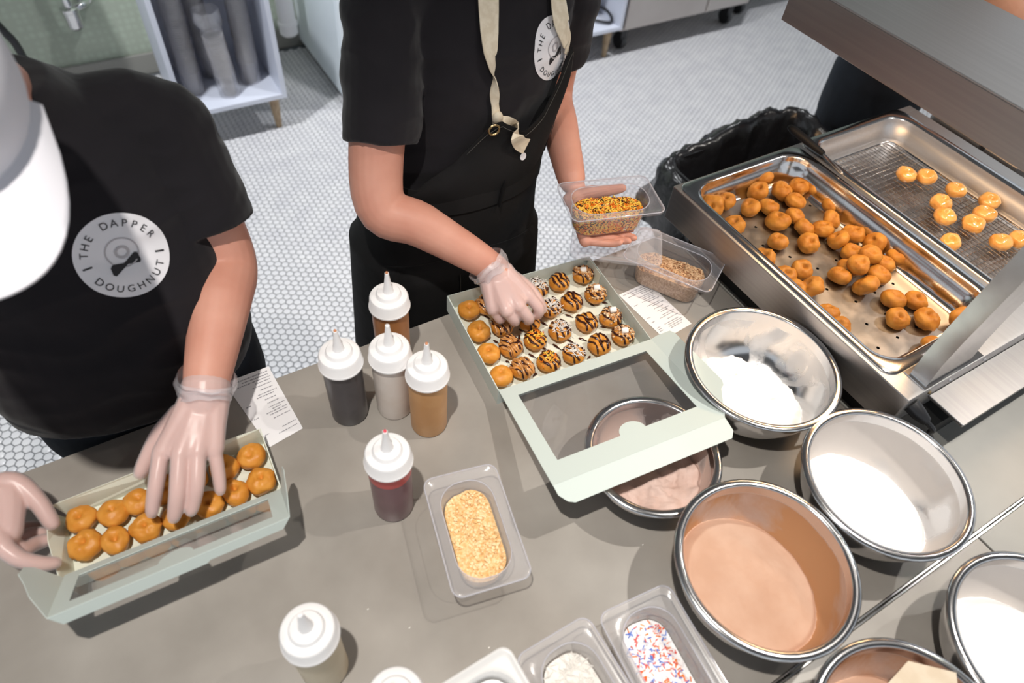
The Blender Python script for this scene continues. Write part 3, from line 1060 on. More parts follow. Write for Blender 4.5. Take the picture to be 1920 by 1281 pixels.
def receipt(q4, label, seed, curl):
    P = [W(*c, 0.9008) for c in q4]
    o = sum(P, Vector()) / 4
    t = thing('receipt', label, 'receipt', (o.x, o.y, 0.9))
    P = [k - Vector((o.x, o.y, 0.9)) for k in P]
    NX, NY = 6, 12
    q = MB()

    def S_(u, v):
        a = P[0] * (1 - u) + P[1] * u
        b = P[3] * (1 - u) + P[2] * u
        k = a * (1 - v) + b * v
        k.z = 0.0007 + curl * max(0, 0.25 - v) ** 2 * 16
        return k
    vs = [S_(i / NX, j / NY) for j in range(NY + 1) for i in range(NX + 1)]
    fs = [(j * (NX + 1) + i, (j + 1) * (NX + 1) + i, (j + 1) * (NX + 1) + i + 1, j * (NX + 1) + i + 1) for j in range(NY) for i in range(NX)]
    q.add(vs, fs)
    q.build('paper', m_paper, t)
    k = MB()
    rnd = random.Random(seed)
    rows = [(0.05, 0.08, 0.92), (0.085, 0.3, 0.9), (0.12, 0.15, 0.95), (0.155, 0.55, 0.9)]
    v = 0.2
    while v < 0.93:
        if rnd.random() < 0.82:
            if rnd.random() < 0.45:
                rows.append((v, 0.08, 0.2))
            rows.append((v, rnd.uniform(0.35, 0.6), rnd.uniform(0.8, 0.95)))
        v += rnd.choice((0.032, 0.034, 0.06))
    for v, u0, u1 in rows:
        u = u0
        while u < u1:
            wl_ = rnd.uniform(0.02, 0.07)
            e_ = min(u + wl_, u1)
            hh = 0.0075
            pts = [S_(u, v - hh), S_(e_, v - hh), S_(e_, v + hh * rnd.uniform(0.2, 1)), S_(u, v + hh * rnd.uniform(0.2, 1))]
            for z in pts:
                z.z += 0.0004
            k.add(pts, [(0, 1, 2, 3), (3, 2, 1, 0)][:1])
            u = e_ + rnd.uniform(0.008, 0.02)
    k.build('printed_lines', m_ink, t, smooth=False)
    return t


receipt([(423, 722), (505, 691), (568, 803), (505, 839)], 'printed paper receipt at the counter edge by the gloved wrist', 3, 0.006)
receipt([(1160, 553), (1214, 529), (1297, 607), (1246, 636)], 'printed paper receipt between the large donut box and the nut tub', 8, 0.0)

# a few stray specks on the stone
q = MB()
for px, py in ((690, 1143), (768, 1178), (917, 1215), (708, 728), (1205, 1022)):
    c = W(px, py, 0.9)
    q.ellipsoid((c.x, c.y, 0.9008), (0.0016, 0.001, 0.0008), 6, 4)
tag(q.build('stray_crumbs', m_coco), 'tiny pale crumbs scattered on the bare stone', 'crumbs', kind='stuff')
# ------------------------------------------------------------------ donuts


def donut_verts(seed, Ro=0.0209, b=0.0130, dip=0.5, sig=0.0052, seg=32, rough=0.0018, off=(0, 0)):
    """round puff with a dimpled top and bottom where the hole has nearly closed"""
    prof = []
    N = 13
    for i in range(N + 1):
        r = Ro * math.sin(math.pi / 2 * (i / N) ** 1.15)
        h = b * max(1 - (r / Ro) ** 2.7, 0) ** 0.5 * (1 - dip * math.exp(-(r / sig) ** 2))
        prof.append((r, h))
    prof = prof + [(r, -h) for r, h in prof[::-1][1:]]
    vs, fs = [], []
    last = len(prof) - 1
    for k, (r, z) in enumerate(prof):
        for j in range(seg):
            t = 2 * math.pi * j / seg
            w_ = 1 + 0.08 * noise.noise((math.cos(t) * 0.9 + seed * 3.1, math.sin(t) * 0.9, seed))
            f = math.exp(-(r / (sig * 1.6)) ** 2)
            x, y = max(r, 0.0002) * w_ * math.cos(t) + off[0] * f, max(r, 0.0002) * w_ * math.sin(t) + off[1] * f
            n = Vector((x / Ro, y / Ro, z / b * 1.2))
            n.normalize()
            d = rough * noise.noise((x * 70 + seed * 7, y * 70, z * 70 + seed)) + rough * 0.6 * noise.noise((x * 170 + seed * 3, y * 170, z * 170))
            vs.append(Vector((x, y, z)) + n * d)
    for k in range(last):
        for j in range(seg):
            fs.append((k * seg + j, (k + 1) * seg + j, (k + 1) * seg + (j + 1) % seg, k * seg + (j + 1) % seg))
    return vs, fs


D_MESH, D_BVH = {}, []
shapes = []
for s in range(8):
    vs, fs = donut_verts(s * 1.37 + 0.4, dip=(0.6, 0.75, 0.5, 0.65, 0.45, 0.8, 0.4, 0.6)[s], sig=(0.0046, 0.005, 0.0042, 0.0048, 0.005, 0.0058, 0.0062, 0.0044)[s], rough=0.0018 + 0.001 * (s % 4 == 3), off=((0, 0), (0.001, 0.002), (-0.002, 0), (0.002, -0.001), (0, 0.003), (0.003, 0), (0, -0.003), (0.001, 0))[s])
    if s >= 5:      # lopsided puffs whose hole has nearly closed
        for v in vs:
            v.x *= 1.1 - 0.05 * (s - 5)
            v.y *= 0.9 + 0.06 * (s - 5)
            v.z *= 1.08
    shapes.append((vs, fs))
    D_BVH.append(BVHTree.FromPolygons(vs, fs))
for nm, mm in (('fried', m_donut), ('golden', m_donut2), ('glazed', m_donut3)):
    for s, (vs, fs) in enumerate(shapes):
        q = MB()
        q.add(vs, fs)
        D_MESH[nm, s] = q.mesh('donut', mm, angle=180)


def on_top(s, x, y, lift=0.0):
    h = D_BVH[s].ray_cast(Vector((x, y, 0.05)), Vector((0, 0, -1)))
    if h[0] is None:
        return None
    return h[0] + h[1] * lift, h[1]


def drizzle_mesh(s, m_, n=5, wob=0.0016, rad=0.0024, ang=0.0, seed=0):
    q = MB()
    rnd = random.Random(seed)
    for k in range(n):
        x0 = -0.0175 + 0.035 * (k + 0.5) / n + rnd.uniform(-0.001, 0.001)
        pts = []
        ph = rnd.uniform(0, 6)
        for j in range(15):
            y = -0.0209 + 0.0418 * j / 14
            x = x0 + wob * math.sin(j * 0.7 + ph)
            xr, yr = x * math.cos(ang) - y * math.sin(ang), x * math.sin(ang) + y * math.cos(ang)
            h = on_top(s, xr, yr, 0.0003)
            if h:
                pts.append(h[0])
        if len(pts) > 4:
            q.tube(pts, [rad * rnd.uniform(0.7, 1.35) for _ in pts], 6, flat=0.7, dome=True)
    return q.mesh('drizzle', m_, angle=180)


def bits_mesh(s, mats, n, kind, seed, spread=0.014):
    q = MB()
    rnd = random.Random(seed)
    k = 0
    while k < n:
        x, y = rnd.gauss(0, spread * 0.6), rnd.gauss(0, spread * 0.6)
        h = on_top(s, x, y, 0.0022 if kind != 'bit' else 0.0008)
        k += 1
        if h is None:
            continue
        p_, nn = h
        if nn.z < 0.25:
            continue
        a = rnd.uniform(0, 6.28)
        if kind == 'rod':
            d = (Vector((math.cos(a), math.sin(a), 0)) - nn * nn.dot(Vector((math.cos(a), math.sin(a), 0)))).normalized() * 0.0022
            q.tube([p_ - d, p_ + d], 0.0007, 6, mi=rnd.choice((0, 0, 1, 1)), dome=True)
        elif kind == 'shred':
            d = Vector((math.cos(a), math.sin(a), rnd.uniform(-.1, .35))) * rnd.uniform(0.003, 0.006)
            q.tube([p_ - d, p_ + nn * 0.0012, p_ + d], 0.0005, 5)
        else:
            sz = rnd.uniform(0.0011, 0.0022)
            T = Matrix.Translation(p_) @ Matrix.Rotation(a, 4, 'Z') @ Matrix.Rotation(rnd.uniform(-.7, .7), 4, 'X')
            q.box(-sz, sz, -sz, sz, -sz * .8, sz * .8, mi=rnd.randrange(len(mats)), M=T, bev=sz * .3)
    return q.mesh('topping', mats, angle=50)


ORD = ['first', 'second', 'third', 'fourth', 'fifth', 'sixth', 'seventh', 'eighth', 'ninth', 'tenth']


def donut(p_, kind, s, label, group, rz, tilt=(0, 0), scale=1.0):
    o = link('donut', D_MESH[kind, s])
    o.location = p_
    o.rotation_euler = (tilt[0], tilt[1], rz)
    o.scale = (scale,) * 3
    tag(o, label, 'donut', group)
    return o


# ------------------------------------------------------------------ boxes
TH = 0.0006


def panel(pts, m_, name, parent, th=TH, hole=None, label=None):
    """flat card panel with real thickness; pts are counter-clockwise seen from its upper side"""
    P = [Vector(k) for k in pts]
    n = (P[1] - P[0]).cross(P[2] - P[0])
    if n.length < 1e-9:
        n = (P[2] - P[0]).cross(P[3] - P[0])
    n.normalize()
    q = MB()
    if hole is None:
        k = len(P)
        q.add([v + n * th / 2 for v in P] + [v - n * th / 2 for v in P], [tuple(range(k)), tuple(range(2 * k - 1, k - 1, -1))] + [(i, k + i, k + (i + 1) % k, (i + 1) % k) for i in range(k)])
    else:
        H = [Vector(k) for k in hole]
        bm = bmesh.new()
        ed = []
        for loop in (P, H):
            vv = [bm.verts.new(v + n * th / 2) for v in loop]
            ed += [bm.edges.new((vv[i], vv[(i + 1) % len(vv)])) for i in range(len(vv))]
        bmesh.ops.triangle_fill(bm, use_beauty=True, use_dissolve=False, edges=ed, normal=n)
        bm.verts.index_update()
        vs = [v.co.copy() for v in bm.verts]
        fs = [tuple(v.index for v in f.verts) for f in bm.faces]
        bm.free()
        k = len(vs)
        q.add(vs + [v - n * th for v in vs], fs + [tuple(i + k for i in reversed(f)) for f in fs])
        a = len(P)
        for s0, m0 in ((0, len(P)), (a, len(H))):
            q.add([vs[s0 + i] for i in range(m0)] + [vs[s0 + i] - n * th for i in range(m0)], [(i, m0 + i, m0 + (i + 1) % m0, (i + 1) % m0) for i in range(m0)])
    return q.build(name, m_, parent, smooth=False, label=label)


def bilinear(A, B, C, D, u, v):
    return (A * (1 - u) + B * u) * (1 - v) + (D * (1 - u) + C * u) * v


# ---- large box
bz = 0.938
FL, BL, BR, FR = [W(*k, bz) for k in ((928, 738), (845, 551), (1113, 481), (1212, 636))]
o0 = (FL + BL + BR + FR) / 4
wx = ((BR - BL) + (FR - FL)) / 2
wy = ((BL - FL) + (BR - FR)) / 2
ang = math.atan2(wx.y, wx.x)
Wd, Dp = 0.296, 0.226
big = thing('donut_box', 'large mint green window box of two dozen donuts, lid folded open', 'box', (o0.x, o0.y, 0.9), ang)
x0, x1, y0, y1, h_ = -Wd / 2, Wd / 2, -Dp / 2, Dp / 2, 0.038
panel([(x0, y0, .001), (x1, y0, .001), (x1, y1, .001), (x0, y1, .001)], m_greenin, 'floor_panel', big)
panel([(x0, y1, 0), (x1, y1, 0), (x1, y1, h_), (x0, y1, h_)], m_green, 'back_wall', big, 0.001)
panel([(x0, y0, 0), (x0, y1, 0), (x0, y1, h_), (x0, y0, h_)], m_green, 'left_wall', big, 0.0016)
panel([(x1, y1, 0), (x1, y0, 0), (x1, y0, h_), (x1, y1, h_)], m_green, 'right_wall', big, 0.001)
panel([(x1, y0, 0), (x0, y0, 0), (x0, y0, h_), (x1, y0, h_)], m_green, 'front_wall', big, 0.001)
# folded corner tabs inside
for sx in (-1, 1):
    xx = sx * (Wd / 2 - 0.0016)
    panel([(xx, y1 - 0.001, 0.001), (xx, y1 - 0.05, 0.001), (xx, y1 - 0.05, h_ - 0.003), (xx, y1 - 0.001, h_ - 0.001)], m_greenin, 'corner_tab', big, 0.0008)
T = (Matrix.Translation(big.location) @ Matrix.Rotation(ang, 4, 'Z')).inverted()
# lid: hinge along the front rim, free edge lifted where it rests on the cocoa bowl
hL, hR = Vector((x0, y0, h_)), Vector((x1, y0, h_))
fL = T @ W(1015, 894, 0.998)
fR = T @ W(1347, 794, 0.992)
fv = ((fL - hL) + (fR - hR)) / 2
fv = fv.normalized() * 0.222
fv.x = fv.x * 0.6
fL, fR = hL + fv, hR + fv
win = []


def lidp(u, v):
    return bilinear(hL, hR, fR, fL, u, v)


wpts = [lidp(0.105, 0.095)]
wpts = [lidp(0.085, 0.11), lidp(0.915, 0.11), lidp(0.915, 0.82), lidp(0.60, 0.82)]
# half-round finger tab reaching into the window
tabc, tabr = 0.52, 0.075
for k in range(0, 11):
    a = math.pi * k / 10
    wpts.append(lidp(tabc + tabr * math.cos(a), 0.82 - tabr * 1.25 * math.sin(a)))
wpts += [lidp(0.085, 0.82)]
wpts.pop(3)
lid = panel([fL, fR, hR, hL], m_green, 'lid', big, 0.0009, hole=wpts[::-1])
nrm = (fR - fL).cross(hR - fL).normalized()
dn = nrm * -0.0012
film = panel([lidp(0.06, 0.85) + dn, lidp(0.94, 0.85) + dn, lidp(0.94, 0.08) + dn, lidp(0.06, 0.08) + dn], m_film, 'window_film', lid, 0.0002)
# tuck flap beyond the free edge, bent slightly down
dfl = fv.normalized() * 0.034 + Vector((0, 0, -0.014))
ex = (hR - hL).normalized()
panel([fL + dfl + ex * 0.022, fR + dfl - ex * 0.006, fR + dfl * 0.7 + ex * 0.002, fR, fL, fL + dfl * 0.45 + ex * 0.002, fL + dfl * 0.85 + ex * 0.012], m_green, 'tuck_flap', lid, 0.0009)
# side flap on the right, stands out a little
sf = ex * 0.036 + nrm * 0.012
panel([hR + fv * 0.0 + sf * 0.35, hR + fv * 0.03 + sf * 0.95, hR + fv * 0.08 + sf * 1.05, hR + fv * 0.72 + sf * 1.05, hR + fv * 0.76 + sf * 0.95, hR + fv * 0.78 + sf * 0.75, hR + fv * 0.97 + sf * 0.12, hR + fv, hR], m_green, 'side_flap', lid, 0.0009)
sf2 = ex * 0.022 + nrm * -0.012
panel([hL, hL + fv, hL + fv * 0.95 + sf2, hL + fv * 0.08 + sf2], m_green, 'side_flap', lid, 0.0009)

S_ = 4.7975
grid_px = {
    'plain': [(190, 537), (275, 727), (345, 930), (445, 1140)],
    'caramel': [(345, 490), (487, 685), (562, 865), (667, 1060)],
    'sprinkle': [(640, 430), (735, 640), (786, 805), (906, 1000)],
    'coconut': [(805, 340), (920, 520), (1005, 720), (1130, 930)],
    'chocolate': [(1002, 285), (1115, 460), (1247, 650), (1360, 845)],
    'smores': [(1215, 215), (1327, 395), (1462, 600), (1575, 770)]}
tops = {
    'plain': ('plain golden donut', []),
    'caramel': ('caramel donut with chocolate stripes', ['car', 'choc']),
    'sprinkle': ('striped donut with orange sprinkles', ['choc', 'spr']),
    'coconut': ('striped donut with shredded coconut', ['choc', 'coc']),
    'chocolate': ('plain chocolate striped donut', ['choc']),
    'smores': ('nutty marshmallow donut', ['nut', 'choc', 'mar'])}
colname = {'plain': 'leftmost plain column', 'caramel': 'caramel column', 'sprinkle': 'sprinkle column', 'coconut': 'coconut column', 'chocolate': 'chocolate column', 'smores': 'marshmallow column'}
cache = {}
m_nut2 = mat('graham_bits', srgb(178, 128, 82), 0.7)


def topping(kind, s, rz):
    key = (kind, s)
    if key not in cache:
        if kind == 'choc':
            cache[key] = ('chocolate_drizzle', drizzle_mesh(s, m_choc, 4, seed=s, ang=0.3))
        elif kind == 'car':
            cache[key] = ('caramel_drizzle', drizzle_mesh(s, m_caramel, 6, rad=0.0028, seed=s + 50, ang=0.25))
        elif kind == 'spr':
            cache[key] = ('sprinkles', bits_mesh(s, [m_sprY, m_sprO], 60, 'rod', s))
        elif kind == 'coc':
            cache[key] = ('coconut_shreds', bits_mesh(s, [m_coco], 75, 'shred', s))
        elif kind == 'nut':
            cache[key] = ('chopped_nuts', bits_mesh(s, [m_nut, m_nut, m_nut2, m_nut2], 130, 'bit', s, 0.02))
        elif kind == 'mar':
            q = MB()
            h = on_top(s, 0.005, 0.003, 0.0055)
            q.lathe([(0.0, -0.0062), (0.0046, -0.006), (0.0055, -0.0046), (0.0057, 0), (0.0055, 0.0046), (0.0046, 0.006), (0.0, 0.0062)], 14, M=Matrix.Translation(h[0]) @ Matrix.Rotation(1.4, 4, 'Y') @ Matrix.Rotation(0.4, 4, 'X'))
            cache[key] = ('mini_marshmallow', q.mesh('mini_marshmallow', m_marsh, angle=180))
    return cache[key]


for kn, pts in grid_px.items():
    lab, ts = tops[kn]
    for r_, (cx_, cy_) in enumerate(pts):
        p_ = T @ W(840 + cx_ / S_, 470 + cy_ / S_, 0.9178)
        lim = Wd / 2 - 0.0235, Dp / 2 - 0.0235
        p_.x, p_.y = max(-lim[0], min(lim[0], p_.x)), max(-lim[1], min(lim[1], p_.y))
        p_ = T.inverted() @ p_
        s = (r_ * 3 + len(kn)) % 5
        nm, tl = lab, list(ts)
        if kn == 'sprinkle' and r_ < 2:
            nm, tl = 'striped donut without sprinkles', ['choc']
        wh = ['rearmost', 'second from back', 'third from back', 'front one'][r_]
        o = donut(p_, 'golden', s, '%s, %s of the %s in the large box' % (nm, wh, colname[kn]), 'donuts in the large green box', ang + random.uniform(-.15, .15), scale=0.985)
        for k in tl:
            n_, me_ = topping(k, s, 0)
            link(n_, me_, o, kind='stuff' if k in ('spr', 'coc', 'nut') else None)

# chocolate dripped on the box floor between the donuts
q = MB()
rnd = random.Random(5)
for cx_, cy_, an_, l_ in [(355, 600, 2.0, .006), (440, 825, 2.0, .006), (540, 1003, 2.0, .003), (665, 720, 2.1, .005), (640, 800, 1.0, .009), (762, 950, 2.0, .007), (965, 430, 2.0, .006), (1095, 590, 2.2, .007), (985, 870, 1.9, .009), (1110, 820, 2.0, .007), (880, 890, 2.0, .005), (1215, 800, 2.2, .007), (1415, 470, 2.5, .004), (1565, 665, 2.5, .004), (1400, 690, 2.5, .004), (870, 660, 2, .006), (780, 1120, .4, .004), (1265, 965, .4, .004), (1300, 490, 2, .004)]:
    p_ = W(840 + cx_ / S_, 470 + cy_ / S_, 0.9025)
    d = Vector((math.cos(an_), math.sin(an_), 0)) * l_
    pts = [p_ - d, p_ - d * .3, p_ + d * .3, p_ + d]
    q.tube(pts, [0.0008, 0.0016, 0.0026, 0.002], 8, flat=0.5, dome=True)
tag(q.build('chocolate_drips', m_choc, angle=180), 'dark chocolate drips on the floor of the large box', 'sauce', kind='stuff')

# ---- small long box
sz = 0.94
ang2 = math.radians(-2.0)
cS = (W(105, 947, sz) + W(482, 808, sz) + W(527, 917, sz) + W(118, 1080, sz)) / 4
small = thing('donut_box', 'small long mint box of plain donuts in front of the capped person', 'box', (cS.x, cS.y, 0.9), ang2)
x0, x1, y0, y1, h_ = -0.138, 0.139, -0.0545, 0.0545, 0.04
panel([(x0, y0, .001), (x1, y0, .001), (x1, y1, .001), (x0, y1, .001)], m_greenin, 'floor_panel', small)
panel([(x0 - 0.004, y1 + 0.003, h_ - 0.002), (x0 + 0.004, y1, .001), (x1, y1, .001), (x1, y1 + 0.002, h_), (0.0, y1 + 0.009, h_ - 0.003)][::-1], m_greenin, 'back_wall', small, 0.001)
panel([(x0, y0, 0), (x0, y1, 0), (x0 - 0.011, y1 - 0.004, h_), (x0 - 0.014, 0.004, h_ - 0.002), (x0 - 0.007, y0, h_)], m_greenin, 'left_wall', small, 0.001)
panel([(x1, y1, 0), (x1, y0, 0), (x1 + 0.001, y0, h_), (x1 + 0.002, y1 + 0.002, h_)], m_greenin, 'right_wall', small, 0.0016)
panel([(x1, y0, 0), (x0, y0, 0), (x0, y0, h_), (x1, y0, h_)], m_greenin, 'front_wall', small, 0.001)
T2 = (Matrix.Translation(small.location) @ Matrix.Rotation(ang2, 4, 'Z')).inverted()
hL, hR = Vector((x0, y0, h_)), Vector((x1, y0, h_))
fL = T2 @ W(84, 1160, 1.014)
fR = T2 @ W(545, 972, 1.014)
fv = ((fL - hL) + (fR - hR)) / 2
fv.x = 0
fv = fv.normalized() * 0.113
fL, fR = hL + fv, hR + fv
wpts = [lidp(0.07, 0.16), lidp(0.93, 0.16), lidp(0.93, 0.80)]
for k in range(0, 11):
    a = math.pi * k / 10
    wpts.append(lidp(0.5 + 0.075 * math.cos(a), 0.80 - 0.20 * math.sin(a)))
wpts += [lidp(0.07, 0.80)]
lid = panel([fL, fR, hR, hL], m_green, 'lid', small, 0.0009, hole=wpts[::-1])
nrm = (fR - fL).cross(hR - fL).normalized()
dn = nrm * -0.0012
panel([lidp(0.05, 0.84) + dn, lidp(0.95, 0.84) + dn, lidp(0.95, 0.13) + dn, lidp(0.05, 0.13) + dn], m_film, 'window_film', lid, 0.0002)
ex = (hR - hL).normalized()
dd = Vector((0, -0.006, -0.017))
panel([fL + dd + ex * 0.01, fL + dd + ex * 0.17, fL + dd * 0.8 + ex * 0.175, fR + dd * 0.8 - ex * 0.012, fR, fL], m_green, 'tuck_flap', lid, 0.0009)
for s_, H, f_ in ((-1, hL, fL), (1, hR, fR)):
    up = nrm * 0.036 + ex * s_ * (0.026 if s_ < 0 else 0.012)
    pts = [H + fv * 0.06, H + fv * 0.12 + up * 0.8, H + fv * 0.22 + up * 1.06, H + fv * 0.4 + up * 1.1, H + fv * 0.55 + up * 0.85, H + fv * 0.75 + up * 0.6, H + fv]
    panel(pts if s_ > 0 else pts[::-1], m_green, 'side_flap', lid, 0.0009)

rows = {'back': [(152, 973), (213, 962), (259, 942), (312, 917), (366, 899), (420, 878), (471, 856)], 'front': [(161, 1022), (217, 1013), (274, 990), (331, 968), (392, 945), (442, 924), (490, 902)]}
for rn, pts in rows.items():
    for i, (px, py) in enumerate(pts):
        donut(W(px, py, 0.9172), 'golden', (i * 2 + (rn == 'front') * 3) % 8, 'plain golden donut, %s from the left in the %s row of the small box' % (ORD[i], rn), 'donuts in the small box', random.uniform(0, 6.28), (random.uniform(-.12, .12), random.uniform(-.12, .12)), random.uniform(0.94, 1.02))
# ------------------------------------------------------------------ food warmer with its heat hood
HX0, HX1, HY0, HY1, HZ0, HZ1 = 0.881, 1.60, 0.178, 0.752, 0.955, 1.03
P1 = (0.888, 1.217, 0.222, 0.748)      # perforated pan rim
P2 = (1.232, 1.558, 0.224, 0.754)      # roasting pan rim
wm = thing('food_warmer', 'long stainless food warmer with overhead heat hood, holding two donut pans', 'food warmer', (HX0, HY0, 0.9))
wo = Vector((HX0, HY0, 0.9))


def wbox(name, x0, x1, y0, y1, z0, z1, m_, bev=0.001, parent=None):
    q = MB()
    q.box(x0 - wo.x, x1 - wo.x, y0 - wo.y, y1 - wo.y, z0 - wo.z, z1 - wo.z, bev=bev)
    return q.build(name, m_, parent or wm, smooth=False)


wbox('side_panel', HX0, HX0 + 0.003, HY0, HY1, HZ0, HZ1, m_steel2)
wbox('side_panel', HX1 - 0.003, HX1, HY0, HY1, HZ0, HZ1, m_steel2)
wbox('front_panel', HX0 + 0.003, HX1 - 0.003, HY0, HY0 + 0.003, HZ0, HZ1, m_steel)
wbox('back_panel', HX0 + 0.003, HX1 - 0.003, HY1 - 0.003, HY1, HZ0, HZ1, m_steel)
wbox('bottom_panel', HX0 + 0.003, HX1 - 0.003, HY0 + 0.003, HY1 - 0.003, HZ0, HZ0 + 0.003, m_steel2)
wbox('top_strip', HX0, HX1, HY0, P1[2] + 0.02, HZ1, HZ1 + 0.0015, m_steel, 0.0005)
wbox('top_strip', HX0, HX1, HY1 - 0.018, HY1, HZ1, HZ1 + 0.0015, m_steel, 0.0005)
wbox('top_strip', HX0, P1[0] + 0.016, P1[2] + 0.02, HY1 - 0.018, HZ1, HZ1 + 0.0015, m_steel, 0.0005)
wbox('top_strip', P1[1] - 0.016, P2[0] + 0.016, P1[2] + 0.02, HY1 - 0.018, HZ1, HZ1 + 0.0015, m_steel, 0.0005)
wbox('top_strip', P2[1] - 0.016, HX1, P1[2] + 0.02, HY1 - 0.018, HZ1, HZ1 + 0.0015, m_steel, 0.0005)
wbox('front_ledge', HX0 + 0.078, 1.60, 0.112, HY0 - 0.0005, 0.99, 0.996, m_steel2, 0.0012)
wbox('plinth', HX0 + 0.035, 1.595, 0.14, 0.70, 0.9, 0.9545, m_gapshade, 0.001)  # black block in the gap, painting the shade below the warmer
for px, py, mm in ((1787, 719, m_steel), (1745, 738, m_brass), (1848, 677, m_steel)):
    c = W(px, py, 1.013)
    q = MB()
    q.lathe([(0.0, 0.003), (0.002, 0.0026), (0.0034, 0.0012), (0.0036, 0.0)], 12, M=Matrix.Translation((c.x - wo.x, -0.0002, 1.013 - wo.z)) @ Matrix.Rotation(math.pi / 2, 4, 'X'))
    q.build('screw', mm, wm)
# post and hood
b1 = W(1722, 712, HZ1)
px0, px1 = 0.925, 1.035
q = MB()
rings = []
for z, xa, ya in ((1.0315, 0.0, 0.0), (1.045, 0.003, 0.002), (1.075, 0.012, 0.006), (1.12, 0.022, 0.008), (1.2, 0.032, 0.008), (1.34, 0.055, 0.008)):
    xs, xe = px0 + xa, px0 + xa + 0.11
    ys, ye = HY0 + 0.004 + ya, HY0 + 0.034 + ya
    rings.append([(xs - wo.x, ys - wo.y, z - wo.z), (xe - wo.x, ys - wo.y, z - wo.z), (xe - wo.x, ye - wo.y, z - wo.z), (xs - wo.x, ye - wo.y, z - wo.z)])
q.loft(rings)
q.build('post', m_polish, wm, angle=25)
wbox('post_flange', px0 - 0.006, px0 + 0.145, HY0 + 0.001, HY0 + 0.042, HZ1 + 0.0015, HZ1 + 0.0035, m_polish, 0.0005)
HDX0, HDX1, HDY0, HDY1, HDZ0, HDZ1 = 1.012, 1.262, 0.16, 0.75, 1.338, 1.405
hood = wbox('hood', HDX0, HDX1, HDY0, HDY1, HDZ1 - 0.003, HDZ1, m_steel, 0.001)
wbox('hood_side', HDX0, HDX0 + 0.003, HDY0, HDY1, HDZ0, HDZ1 - 0.003, m_steel2, 0.0008, hood)
wbox('hood_side', HDX1 - 0.003, HDX1, HDY0, HDY1, HDZ0, HDZ1 - 0.003, m_steel2, 0.0008, hood)
wbox('hood_end', HDX0 + 0.003, HDX1 - 0.003, HDY0, HDY0 + 0.003, HDZ0, HDZ1 - 0.003, m_steel2, 0.0008, hood)
wbox('hood_end', HDX0 + 0.003, HDX1 - 0.003, HDY1 - 0.003, HDY1, HDZ0, HDZ1 - 0.003, m_steel2, 0.0008, hood)
q = MB()
xm = (HDX0 + HDX1) / 2
for dx_ in (-0.04, 0.04):
    q.tube([(xm + dx_ - wo.x, HDY0 + 0.06 - wo.y, 1.368 - wo.z), (xm + dx_ - wo.x, HDY1 - 0.06 - wo.y, 1.368 - wo.z)], 0.006, 10)
q.build('heat_element', emit_mat('glowing_element', (1.0, 0.45, 0.14, 1), 8.0), hood)
ld = bpy.data.lights.new('heat_lamp', 'AREA')
ld.shape = 'RECTANGLE'
ld.size, ld.size_y = 0.14, 0.46
ld.energy = 1.8
ld.color = (1.0, 0.68, 0.38)
lo = bpy.data.objects.new('heat_lamp', ld)
col.objects.link(lo)
lo.location = (xm, (HDY0 + HDY1) / 2, 1.355)
# second lamp reaches the roasting pan
q = MB()
q.tube(catmull([Vector((0.916, HY0 - 0.028, 0.992)) - wo, Vector((0.922, HY0 - 0.045, 0.983)) - wo, (W(1743, 812, 0.965)) - wo, (W(1747, 836, 0.935)) - wo, Vector((W(1735, 850, 0.905).x, W(1735, 850, 0.905).y, 0.906)) - wo, Vector((W(1700, 870, 0.905).x, W(1700, 870, 0.905).y, 0.906)) - wo], 6), 0.0048, 10)
cab = q.build('power_cable', m_black, wm)
a = Vector((0.912, 0.0, 1.004))
q = MB()
q.tube([Vector((a.x, HY0 - 0.001, a.z - 0.004)) - wo, Vector((a.x, HY0 - 0.016, a.z - 0.007)) - wo, Vector((a.x + 0.004, HY0 - 0.032, a.z - 0.012)) - wo], [0.013, 0.012, 0.008], 14)
q.build('plug', m_black, cab)


